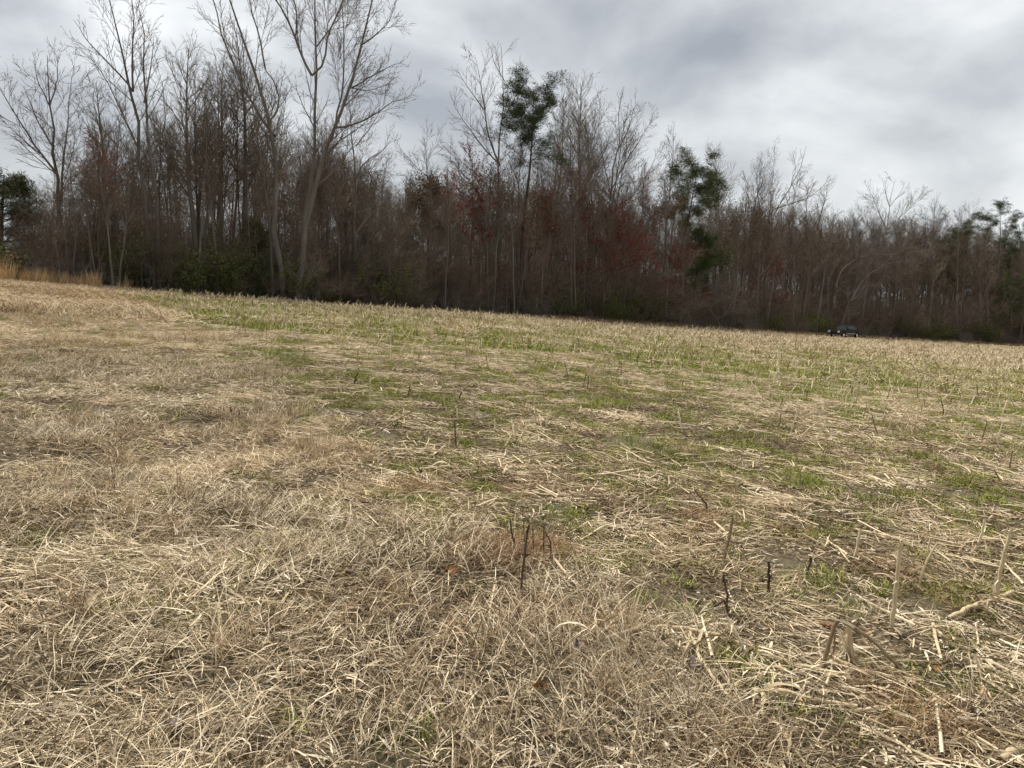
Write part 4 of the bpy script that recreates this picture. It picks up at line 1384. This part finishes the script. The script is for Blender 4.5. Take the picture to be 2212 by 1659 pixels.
def litter_form(seed, leaves, chaff, stalks, rad, wide=1.0):
    rng = np.random.default_rng(seed)
    parts = []
    r = rad * np.sqrt(rng.random(leaves)); a = rng.uniform(0, 6.28, leaves)
    P0 = np.stack([r * np.cos(a), r * np.sin(a), rng.uniform(0.004, 0.05, leaves)], -1)
    parts.append(ribbons(rng, P0, rng.normal(0, 0.8, leaves), rng.uniform(-0.05, 0.30, leaves), rng.uniform(0.06, 0.28, leaves), wide * rng.uniform(0.004, 0.014, leaves), 4, 0.12, 0.10, taper=True, roll=0.8))
    r = rad * np.sqrt(rng.random(chaff)); a = rng.uniform(0, 6.28, chaff)
    P0 = np.stack([r * np.cos(a), r * np.sin(a), rng.uniform(0.003, 0.025, chaff)], -1)
    parts.append(ribbons(rng, P0, rng.uniform(0, 6.28, chaff), rng.uniform(-0.1, 0.3, chaff), rng.uniform(0.02, 0.09, chaff), wide * rng.uniform(0.003, 0.011, chaff), 3, 0.1, 0.2, taper=False, roll=0.6))
    if stalks:
        parts.append(tubes([stalk_tubes(rng, stalks, rad, 0.10, 0.55, 0.0045 * wide, 0.009 * wide)]))
    V, Q, T = merge(parts)
    return mesh_np('litter', V, Q, 'corn_leaf', T)


lf = [litter_form(421, 30, 90, 6, 0.34), litter_form(422, 14, 170, 2, 0.34), litter_form(423, 34, 50, 11, 0.36),
      litter_form(424, 40, 40, 16, 0.8, 1.9), litter_form(425, 60, 30, 10, 0.8, 1.9)]
ROW = np.array([-0.53, 0.848])


def windrow(x, y):
    u_ = 0.848 * x + 0.53 * y + (vnoise(x, y, 5.0, 44) - 0.5) * 0.8
    return sstep(0.25, 0.75, 0.5 + 0.5 * np.cos(2 * math.pi * u_ / 1.86))


ROW_AZ = math.atan2(-0.848, 0.53)
X, Y, S, I, RZ = [], [], [], [], []
for r0, r1, dens, far in ((0.9, NEAR, 13, 0), (NEAR, MID, 8.5, 0), (MID, FAR, 2.6, 1), (FAR, 125, 0.7, 1)):
    x, y = wedge(rng, r0, r1, dens)
    v = verge(x, y)
    k = rng.random(len(x)) < ((1 - v) * (0.30 + 0.45 * vnoise(x, y, 1.6, 41) + 0.55 * windrow(x, y)) * (1 - 0.72 * green_amt(x, y)) + v * 0.06) * (1 - in_wood(x, y)) * (y < edge_y(x) - 1.5)
    x, y = x[k], y[k]
    n = len(x)
    X.append(x); Y.append(y)
    S.append(rng.uniform(0.8, 1.25, n))
    i = rng.integers(3, 5, n) if far else rng.choice([0, 1, 2], n, p=[0.4, 0.33, 0.27])
    near_c = np.hypot(x, y) < 5.5
    i = np.where(~np.array(far, bool) & near_c & (rng.random(n) < 0.7), 1, i)
    if not far:
        i = np.where(verge(x, y) > 0.5, 1, i)
    I.append(i)
    RZ.append(ROW_AZ + rng.normal(0.15, 0.45, n) + math.pi * rng.integers(0, 2, n))
X, Y, S, I, RZ = (np.concatenate(q) for q in (X, Y, S, I, RZ))
scatter('corn_litter', lf, on_ground(X, Y, -0.003), RZ, S, I, 'pale corn leaves, husks and chaff strewn over the field')

# thatch: fine broken straw and chaff over the whole near ground
tf_ = [litter_patch(461, 230, 0.34, 0.02, 0.12, 0.0050, 'thatch'), litter_patch(462, 200, 0.34, 0.02, 0.09, 0.0065, 'thatch'), litter_patch(463, 90, 0.34, 0.02, 0.08, 0.0085, 'chaff')]
X, Y = [], []
for r0, r1, dens in ((0.9, NEAR, 9), (NEAR, 17, 5)):
    x, y = wedge(rng, r0, r1, dens)
    X.append(x); Y.append(y)
X, Y = np.concatenate(X), np.concatenate(Y)
scatter('straw_thatch', tf_, on_ground(X, Y, -0.003), rng.uniform(0, 6.28, len(X)), rng.uniform(0.85, 1.3, len(X)), rng.choice(3, len(X), p=[0.42, 0.38, 0.20]), 'fine broken straw and chaff covering the near soil')

# green weeds
wf = [green_patch(431, 130, 0.13, 0.03, 0.11, 0.0055), green_patch(432, 190, 0.20, 0.03, 0.09, 0.006), green_patch(433, 60, 0.08, 0.03, 0.08, 0.010), green_patch(434, 190, 0.45, 0.06, 0.17, 0.018)]
X, Y, S, I = [], [], [], []
for r0, r1, dens, far in ((0.9, NEAR, 18, 0), (NEAR, MID, 22, 0), (MID, FAR, 5.5, 1)):
    x, y = wedge(rng, r0, r1, dens)
    ga = green_amt(x, y)
    k = rng.random(len(x)) < (1 - 0.75 * sstep(34, 60, np.hypot(x, y))) * np.maximum(1.25 * ga * (1 - 0.30 * windrow(x, y) * (1 - verge(x, y))), 0.24 - 0.08 * verge(x, y)) * (1 - in_wood(x, y))
    x, y = x[k], y[k]
    n = len(x)
    X.append(x); Y.append(y); S.append(rng.uniform(0.6, 1.3, n))
    I.append(np.full(n, 3) if far else rng.choice([0, 1, 2], n))
X, Y, S, I = (np.concatenate(q) for q in (X, Y, S, I))
scatter('green_weeds', wf, on_ground(X, Y, -0.004), rng.uniform(0, 6.28, len(X)), S, I, 'small green winter weeds in patches between the corn litter')

# reddish dead tufts
rf_ = [tuft_mesh(441, 170, 0.08, 0.22, 0.0042, D2R(10), D2R(85), 0.4, 'straw_red', 0.12), mat_patch(442, 170, 0.22, 0.05, 0.16, 0.004, 1.6, 'straw_red', 0.04, (-0.1, 0.7), 0.2)]
pts_ = []
for px, py, m, sp in ((1070, 1205, 9, 0.09), (1165, 1200, 9, 0.08), (1110, 1190, 5, 0.08), (1050, 1350, 5, 0.10), (1130, 1060, 4, 0.15), (905, 1065, 4, 0.15), (1620, 1130, 5, 0.3), (1850, 1520, 5, 0.15), (1560, 1590, 4, 0.12), (1990, 1260, 3, 0.15), (740, 1300, 3, 0.2), (1500, 1160, 4, 0.3), (700, 985, 3, 0.2)):
    q = ground_at(px, py)
    for _ in range(m):
        pts_.append((q[0] + rng.normal(0, sp), q[1] + rng.normal(0, sp)))
pts_ = np.array(pts_)
scatter('rusty_grass', rf_, on_ground(pts_[:, 0], pts_[:, 1]), rng.uniform(0, 6.28, len(pts_)), rng.uniform(0.8, 1.2, len(pts_)), rng.integers(0, 2, len(pts_)), 'rust-brown dead grass in scattered tufts among the straw')


# ------------------------------------------------------------------ standing corn stubs
def stub_mesh(seed, mat, h=0.32, husk=True):
    rng = np.random.default_rng(seed)
    n = 7
    P, R = grow(rng, np.zeros((1, 3)) - np.array([0, 0, 0.02]), nrm(np.array([[rng.normal(0, 0.12), rng.normal(0, 0.12), 1.0]])), np.array([h]), np.array([0.012]), n, 0.05, 0, 0.8)
    R = R * np.array([[1.25, 0.95, 1.15, 0.9, 1.1, 0.9, 0.95]])
    parts = [tubes([(P, R, 6, np.array([rng.uniform(0.4, 0.9)]))])]
    m = int(rng.integers(2, 5)) if husk else 1
    i = rng.integers(2, n, m)
    parts.append(ribbons(rng, P[0, i], rng.uniform(0, 6.28, m), rng.uniform(-0.6, 1.2, m), rng.uniform(0.06, 0.22, m), rng.uniform(0.01, 0.022, m), 4, 0.7, 0.3))
    V, Q, T = merge(parts)
    return mesh_np('stub', V, Q, mat, T)


stubs = [stub_mesh(451 + i, 'corn_stem_brown' if i == 3 else 'corn_stem', 0.24 + 0.055 * (i % 5)) for i in range(9)]
rows, al = np.meshgrid(np.arange(-60, 190) * 0.93, np.arange(-140, 900) * 0.21, indexing='ij')
rng = np.random.default_rng(95)
u = rows.ravel() + rng.normal(0, 0.05, rows.size)
w = al.ravel() + rng.normal(0, 0.06, al.size)
x = 0.848 * u - 0.53 * w
y = 0.53 * u + 0.848 * w
r = np.hypot(x, y)
k = ~((np.abs(x - tb[0]) < 6) & (y > tb[1] - 7)) & (y > 1.0) & (np.abs(np.arctan2(x, y)) < D2R(46)) & (y < edge_y(x) - 1.6) & (r < 150)
x, y, r = x[k], y[k], r[k]
stand_amt = 0.07 + 0.22 * sstep(6, 12, r + 3 * sstep(0, 8, x)) + 0.48 * sstep(13, 32, r + 9 * sstep(0, 10, x))
k = rng.random(len(x)) < stand_amt * (1 - verge(x, y)) ** 2 * (0.35 + 1.0 * vnoise(x, y, 3.0, 51)) * np.where(r > 70, 0.55, 1.0)
x, y, r = x[k], y[k], r[k]
o_ = np.argsort(r)
x, y, r = x[o_], y[o_], r[o_]
inview = np.abs(np.arctan2(x, y)) < D2R(34.5)
pj = project(on_ground(x, y))
inview &= (pj[0] > 5) & (pj[0] < 2207) & (pj[1] < 1650)
near_i = np.nonzero(inview)[0][:285]


def where(j):
    qx, qy = float(pj[0][j]), float(pj[1][j])
    across = next(ph for lim, ph in ((620, 'near the grassy left margin'), (950, 'left of the slim brown weed stem'), (1200, 'beyond the black weed group'), (1450, 'right of the black weed group'),
                                     (1750, 'left of the tall corn stalk'), (2000, 'around the tall corn stalk'), (9999, 'towards the right border')) if qx < lim)
    return across + (', nearest the viewer' if qy > 1150 else ', at middle distance' if qy > 930 else ', farther out in the field')


for j in near_i:
    s_ = int(rng.integers(0, 9))
    o = obj('corn_stub', stubs[s_], None, (x[j], y[j], float(ground_z(x[j], y[j]))))
    sc = rng.uniform(0.4, 0.95)
    o.scale = (sc ** 0.5, sc ** 0.5, sc)
    o.rotation_euler = (rng.normal(0, 0.22), rng.normal(0, 0.22), rng.uniform(0, 6.28))
    if s_ == 3:
        tag(o, 'dark brown corn stub ' + where(j), 'corn stub', 'dark corn stubs in the nearer field')
    else:
        tag(o, 'pale corn stub ' + where(j), 'corn stub', 'pale corn stubs in the nearer field')
rest = np.setdiff1d(np.arange(len(x)), near_i)
x, y, r = x[rest], y[rest], r[rest]
n = len(x)
fat = 1.2 + 1.6 * sstep(18, 70, r)
hs = rng.uniform(0.45, 1.15, n)
scatter('corn_stubble', stubs, on_ground(x, y), rng.uniform(0, 6.28, n), np.stack([fat, fat, hs], -1), rng.choice(9, n, p=[.12, .12, .12, .07, .12, .13, .12, .07, .13]), 'rows of broken corn stubs across the far field',
        tilt=rng.normal(0, 0.28, (n, 2)))


# ------------------------------------------------------------------ stalks that stand out one by one
def stalk_thing(name, pts, r0, r1, label, cat, mat, husks=(), seed=0, nodes=True, twig=0):
    rng = np.random.default_rng(seed + 3000)
    pts = np.array(pts, float)
    base = pts[0].copy()
    e = empty(name, base)
    tag(e, label, cat)
    L = np.concatenate([[0], np.cumsum(np.linalg.norm(np.diff(pts, axis=0), axis=1))])
    r0, r1 = (r0 * 0.8, r1 * 0.8) if mat.startswith('corn') else (r0, r1)
    n = max(8, int(L[-1] / 0.035))
    u = np.linspace(0, L[-1], n)
    P = np.stack([np.interp(u, L, pts[:, k]) for k in range(3)], -1) - base
    P[1:-1] += rng.normal(0, 0.0022, (n - 2, 3))
    R = np.linspace(r0, r1, n) * (1 + rng.normal(0, 0.05, n))
    if nodes:
        R = R * np.where(np.arange(n) % 4 == 3, 1.28, 1.0)
    V, Q, T = tubes([(P[None], R[None], 8, np.array([rng.uniform(0.45, 0.75)]))])
    obj('stem', mesh_np('stem', V, Q, mat, T, smooth=True), e)
    for (t, m, l, wd, el) in husks:
        i = int(t * (n - 1))
        C = np.repeat(P[i:i + 1], m, 0) + rng.normal(0, 0.006, (m, 3))
        vft = ribbons(rng, C, rng.uniform(0, 6.28, m), np.full(m, el) + rng.normal(0, 0.3, m), l * rng.uniform(0.6, 1.2, m), wd * rng.uniform(0.6, 1.3, m), 7, 0.35, 0.2, roll=0.9)
        obj('leaf', mesh_np('leaf', vft[0], vft[1], 'corn_leaf' if mat.startswith('corn') else mat, vft[2]), e)
    if twig:
        i = rng.integers(n // 3, n, twig)
        d = nrm(np.stack([rng.normal(0, 1, twig), rng.normal(0, 1, twig), rng.uniform(0.3, 1.5, twig)], -1))
        PT, RT = grow(rng, P[i], d, rng.uniform(0.015, 0.05, twig), np.full(twig, r1 * 0.8), 4, 0.2, 0, 0.6)
        V, Q, T = tubes([(PT, RT, 4, rng.random(twig))])
        obj('seed_head', mesh_np('seed_head', V, Q, mat, T), e)
    return e


def at_depth(px, py, Y):
    d = ray(px, py)
    return EYE + d * (Y / d[1])


def upright(pxs, dy=0.0):
    """view points from base to tip -> world points standing on the ground under the first one"""
    b = ground_at(*pxs[0])
    out = [b - np.array([0, 0, 0.02])]
    for i, (px, py) in enumerate(pxs[1:]):
        out.append(at_depth(px, py, b[1] + dy * (i + 1)))
    return out


def lying(pxs, z=0.03):
    return [ground_at(px, py) + np.array([0, 0, z + 0.012 * math.sin(i * 2.1)]) for i, (px, py) in enumerate(pxs)]


W = 'weed_dark'
for i, (pxs, r0, r1, tw, lab) in enumerate([
    ([(1127, 1295), (1128, 1240), (1134, 1185), (1142, 1135)], 0.0065, 0.006, 5, 'tallest black weed stalk in the foreground group, standing in front of rusty tuft'),
    ([(1140, 1200), (1132, 1150), (1128, 1110), (1127, 1088)], 0.0025, 0.0015, 3, 'hair-thin dark weed stem rising behind the tallest black stalk'),
    ([(1113, 1205), (1108, 1160), (1102, 1120)], 0.006, 0.0045, 3, 'short black stalk on the left of the foreground group'),
    ([(1152, 1215), (1151, 1170), (1151, 1138)], 0.0035, 0.003, 2, 'thin brown stalk in the middle of the foreground group'),
    ([(1176, 1218), (1175, 1180), (1175, 1140)], 0.005, 0.004, 3, 'straight black stalk on the right of the foreground group'),
    ([(1187, 1222), (1191, 1185), (1188, 1165), (1178, 1152)], 0.006, 0.0045, 2, 'black stalk with a hooked tip at the right end of the foreground group'),
    ([(1575, 1335), (1570, 1290), (1563, 1242)], 0.0075, 0.006, 4, 'black stub left of the tall corn stalk, standing alone in front'),
    ([(1660, 1290), (1661, 1250), (1660, 1214)], 0.010, 0.007, 6, 'thick ragged black stub between the lone stub and the tall corn stalk'),
    ([(1738, 1256), (1745, 1230), (1753, 1206)], 0.007, 0.005, 6, 'leaning black seed stalk behind the bent corn stalk'),
    ([(1528, 1112), (1526, 1090), (1516, 1076), (1506, 1067)], 0.009, 0.005, 6, 'dark bent seed stalk curving left, right of the rusty patch'),
    ([(917, 1040), (911, 1025), (904, 1011)], 0.009, 0.006, 3, 'black stub leaning left beside a long fallen stalk'),
    ([(501, 905), (500, 893), (498, 879)], 0.011, 0.008, 4, 'lone black stub in the dry grass at left'),
    ([(516, 897), (517, 886), (512, 880), (505, 882)], 0.006, 0.004, 2, 'small hooked dark stem beside the lone black stub'),
    ([(1268, 843), (1272, 815), (1266, 808), (1259, 840)], 0.010, 0.008, 0, 'dark corn stalk folded into a narrow hoop in the middle field'),
    ([(765, 833), (768, 815), (774, 806)], 0.012, 0.010, 2, 'dark stub right of the grassy track in the left field'),
    ([(880, 858), (884, 842), (886, 832)], 0.009, 0.007, 2, 'thin dark stub in the green patch of the left middle field'),
    ([(985, 972), (984, 940), (982, 908)], 0.008, 0.006, 3, 'slim brown weed stem standing among green weeds in the middle'),
    ([(990, 868), (993, 855), (998, 846)], 0.010, 0.008, 2, 'dark leaning stub in the middle field beyond the slim stem'),
    ([(2040, 900), (2037, 880), (2032, 862)], 0.011, 0.009, 2, 'dark slanted stub among pale stubs in the right field'),
    ([(1965, 1512), (1963, 1490), (1966, 1474)], 0.008, 0.005, 2, 'tiny black stub below the bent corn stalk'),
]):
    stalk_thing('weed_stalk', upright(pxs), r0, r1, lab, 'stalk', W, seed=i, nodes=False, twig=tw)

CS = 'corn_stem'
up = [
    ([(1923, 1366), (1932, 1310), (1938, 1250), (1945, 1172)], 0.0135, 0.012, CS, ((0.55, 3, 0.16, 0.015, 1.0), (0.95, 4, 0.07, 0.012, 1.1)), 'tall pale broken corn stalk standing alone in the right foreground'),
    ([(2152, 1296), (2160, 1240), (2172, 1190), (2185, 1142)], 0.0135, 0.012, CS, ((0.97, 5, 0.08, 0.014, 1.0), (0.4, 2, 0.16, 0.014, -0.2)), 'tall pale broken corn stalk nearest the right border'),
    ([(2112, 1182), (2118, 1160), (2127, 1122)], 0.011, 0.010, CS, ((0.9, 2, 0.06, 0.012, 0.9),), 'short pale corn stub left of the right-border stalk'),
    ([(2002, 1212), (2005, 1190), (2010, 1165)], 0.010, 0.009, CS, (), 'short pale corn stub beside a green tuft near the tall stalk'),
    ([(1728, 1275), (1727, 1250), (1725, 1228)], 0.011, 0.010, CS, ((0.9, 3, 0.08, 0.014, 0.6),), 'stubby pale corn stub right of the ragged black stub'),
    ([(1774, 1448), (1790, 1395), (1804, 1350), (1812, 1337)], 0.012, 0.011, 'corn_stem_brown', ((0.9, 3, 0.2, 0.02, -0.4),), 'brown corn stalk rising to a kink with a dead husk hanging from it'),
    ([(1840, 1446), (1838, 1410), (1834, 1352)], 0.021, 0.014, CS, ((0.95, 7, 0.14, 0.022, -0.9), (0.6, 5, 0.12, 0.022, -1.2)), 'shaggy straw-coloured husk stump inside the bent stalk'),
    ([(1288, 1402), (1284, 1370), (1290, 1338), (1303, 1334), (1308, 1360), (1300, 1395)], 0.008, 0.006, CS, ((0.3, 6, 0.22, 0.016, 1.1), (0.6, 5, 0.2, 0.016, -0.9)), 'loop of curled dry corn leaves standing in the foreground'),
    ([(845, 930), (838, 920), (832, 905)], 0.010, 0.009, CS, (), 'pale leaning stub at the left end of the diagonal stalk'),
]
for i, (pxs, r0, r1, m, hk, lab) in enumerate(up):
    stalk_thing('corn_stalk', upright(pxs), r0, r1, lab, 'corn stalk', m, hk, seed=100 + i)
dn = [
    ([(1812, 1337), (1830, 1362), (1860, 1392), (1905, 1432), (1960, 1474)], 0.012, 0.008, 'corn_stem_brown', ((0.3, 3, 0.25, 0.02, 0.0),), 'brown corn stalk slanting down to the right from the kink', 1),
    ([(1475, 1369), (1555, 1392), (1635, 1415), (1705, 1445), (1775, 1466), (1860, 1482), (1975, 1488)], 0.014, 0.010, 'corn_stem', ((0.2, 4, 0.22, 0.02, 0.2), (0.7, 4, 0.25, 0.02, 0.1)), 'long fallen corn stalk across the right foreground, longest of those lying', 0),
    ([(1290, 1400), (1380, 1372), (1440, 1362), (1475, 1369)], 0.013, 0.012, 'corn_stem', ((0.9, 6, 0.2, 0.02, -0.2), (0.5, 3, 0.2, 0.016, 0.1)), 'pale fallen corn stalk rising toward the middle from the curled leaf loop', 0),
    ([(1625, 1509), (1690, 1512), (1741, 1518), (1800, 1532), (1850, 1546)], 0.016, 0.010, 'corn_stem', ((0.1, 5, 0.22, 0.024, 0.1), (0.5, 4, 0.2, 0.02, 0.1)), 'thick husk-wrapped stalk lying below the longest fallen one', 0),
    ([(1780, 1478), (1850, 1466), (1920, 1470), (1990, 1484)], 0.011, 0.009, 'corn_stem', ((0.4, 3, 0.22, 0.02, 0.1),), 'fallen corn stalk crossing beneath the bent brown stalk', 0),
    ([(1830, 1552), (1900, 1546), (1980, 1535), (2040, 1524)], 0.010, 0.008, 'corn_stem', ((0.4, 3, 0.2, 0.018, 0.1),), 'thin fallen corn stalk lowest in the right foreground tangle', 0),
    ([(1490, 1380), (1510, 1440), (1560, 1500), (1620, 1560)], 0.012, 0.007, 'corn_stem', ((0.2, 6, 0.25, 0.024, 0.1),), 'fallen corn stalk running down toward the viewer from the pale one', 0),
    ([(2048, 1348), (2090, 1328), (2140, 1305), (2187, 1290)], 0.016, 0.020, 'corn_stem', ((0.8, 6, 0.25, 0.025, 0.1), (0.3, 3, 0.2, 0.02, 0.2)), 'thick pale stalk lying at the foot of the right-border corn stalk', 0),
    ([(2160, 1659), (2190, 1640), (2225, 1620)], 0.020, 0.018, 'corn_stem', ((0.2, 8, 0.14, 0.024, 0.3),), 'thick splintered stalk end in the bottom right corner', 0),
    ([(2085, 1118), (2140, 1128), (2200, 1142)], 0.012, 0.010, 'corn_stem', ((0.5, 3, 0.2, 0.018, 0.1),), 'fallen corn stalk behind the right-border corn stalk', 0),
    ([(1845, 1150), (1920, 1170), (2000, 1192), (2080, 1215)], 0.012, 0.010, 'corn_stem', ((0.5, 4, 0.2, 0.018, 0.1),), 'long fallen stalk behind the tall right foreground corn stalk', 0),
    ([(2060, 1210), (2130, 1228), (2205, 1240)], 0.014, 0.011, 'corn_stem', ((0.3, 3, 0.2, 0.018, 0.1),), 'fallen stalk between the two tall corn stalks at right', 0),
    ([(804, 1016), (860, 1030), (917, 1046), (990, 1070)], 0.015, 0.010, 'corn_stem', ((0.3, 4, 0.2, 0.02, 0.2),), 'fallen stalk slanting down right beside the left-leaning black stub', 0),
    ([(852, 990), (910, 984), (970, 983), (1060, 992)], 0.016, 0.012, 'corn_stem', ((0.5, 5, 0.3, 0.03, 0.3),), 'thick fallen stalk with husks lying level in the middle of the field', 0),
    ([(915, 1020), (965, 1016), (1016, 1016), (1080, 1026)], 0.015, 0.010, 'corn_stem', ((0.4, 5, 0.25, 0.03, 0.2),), 'fallen stalk lying just below the thick level one', 0),
    ([(1085, 1010), (1130, 997), (1168, 984), (1220, 986)], 0.014, 0.012, 'corn_stem', ((0.75, 10, 0.28, 0.03, -0.2),), 'fallen stalk ending in a burst of dry husk leaves in the middle field', 0),
    ([(790, 946), (830, 924), (865, 902), (898, 884)], 0.012, 0.009, 'corn_stem_brown', ((0.5, 2, 0.2, 0.02, 0.2),), 'brown stalk propped diagonally up to the right in the middle left field', 2),
    ([(1490, 965), (1560, 975), (1640, 995), (1720, 1012)], 0.014, 0.010, 'corn_stem', ((0.3, 4, 0.2, 0.02, 0.2),), 'fallen stalk lying right of the husk burst', 0),
    ([(1560, 1045), (1640, 1062), (1730, 1085)], 0.014, 0.011, 'corn_stem', ((0.5, 4, 0.2, 0.02, 0.2),), 'fallen stalk behind the dark bent seed stalk', 0),
    ([(1668, 1115), (1710, 1124), (1768, 1140)], 0.013, 0.011, 'corn_stem', ((0.5, 3, 0.2, 0.02, 0.2),), 'short fallen stalk left of the pale stub beside the green tuft', 0),
]
for i, (pxs, r0, r1, m, hk, lab, mode) in enumerate(dn):
    if mode == 1:
        k = up[5][0]
        b = ground_at(*k[0])
        e_ = ground_at(*pxs[-1])
        top = at_depth(*pxs[0], b[1])
        pts = [top * (1 - t) + (e_ + np.array([0, 0, 0.02])) * t + np.array([0, 0, 0.03 * math.sin(t * 3.1)]) for t in np.linspace(0, 1, 6)]
    elif mode == 2:
        pts = upright(pxs)
    else:
        pts = lying(pxs)
    stalk_thing('fallen_corn_stalk', pts, r0, r1, lab, 'corn stalk', m, hk, seed=200 + i)

# cobs and dead leaves
def cob_mesh(seed):
    rng = np.random.default_rng(seed)
    P, R = grow(rng, np.array([[-0.07, 0, 0.0]]), np.array([[1.0, 0, 0]]), np.array([0.14]), np.array([0.014]), 12, 0.01, 0, 0.6)
    R = R * np.array([[0.3, 0.9] + [1.0, 1.12] * 4 + [0.85, 0.3]])
    V, Q, T = tubes([(P, R, 10, np.array([0.5]))])
    return mesh_np('cob', V, Q, 'cob', T, smooth=True)


cm = cob_mesh(5)
for i, (px, py, lab) in enumerate(((1958, 1574, 'bare reddish corn cob lying alone near the bottom right corner'), (2122, 1503, 'bare reddish corn cob near the right border'),
                                   (1782, 1357, 'bare reddish corn cob lying left of the kinked brown stalk'), (1124, 916, 'bare orange corn cob among green weeds in the middle field'),
                                   (1700, 868, 'small bare corn cob in the far middle field'))):
    q = ground_at(px, py)
    o = obj('corn_cob', cm, None, q + np.array([0, 0, 0.02]))
    o.rotation_euler = (0, 0.08, 0.3 + 0.9 * i - (1.0 if i == 0 else 0))
    tag(o, lab, 'corn cob')


def dead_leaf(seed, mat, size):
    rng = np.random.default_rng(seed)
    bm = bmesh.new()
    c = bm.verts.new((0, 0, 0.01))
    n = 18
    ring = []
    for i in range(n):
        a = i * 2 * math.pi / n
        rr_ = size * (0.55 + 0.45 * abs(math.cos(a * 2.5))) * (1.3 if abs(math.cos(a)) > 0.7 else 0.8)
        ring.append(bm.verts.new((rr_ * math.cos(a), rr_ * math.sin(a), 0.012 + 0.02 * math.sin(a * 2 + seed) + rng.uniform(0, 0.012))))
    for i in range(n):
        bm.faces.new((c, ring[i], ring[(i + 1) % n]))
    return bm_mesh('dead_leaf', bm, mat, True)


for i, (px, py, mt, sz, lab) in enumerate(((972, 1254, 'leaf_rust', 0.035, 'orange lobed dead leaf in the straw left of black weed stalks'), (1358, 1432, 'leaf_rust', 0.025, 'small tan dead leaf below the curled leaf loop'),
                                           (1500, 1462, 'leaf_grey', 0.03, 'grey-brown dead leaf beside the stalk running toward the viewer'), (2020, 1470, 'leaf_rust', 0.03, 'rusty dead leaf right of the bent brown stalk'),
                                           (380, 1590, 'leaf_grey', 0.04, 'grey curled dead leaf in the dry grass at bottom left'), (1165, 1510, 'leaf_rust', 0.025, 'rust dead leaf half buried in the front grass'),
                                           (1245, 1418, 'leaf_grey', 0.025, 'pale dead leaf just left of the small tan one'))):
    q = ground_at(px, py)
    o = obj('dead_leaf', dead_leaf(i, mt, sz), None, q + np.array([0, 0, 0.045]))
    o.rotation_euler = (0.3, -0.2, i * 1.3)
    tag(o, lab, 'leaf')
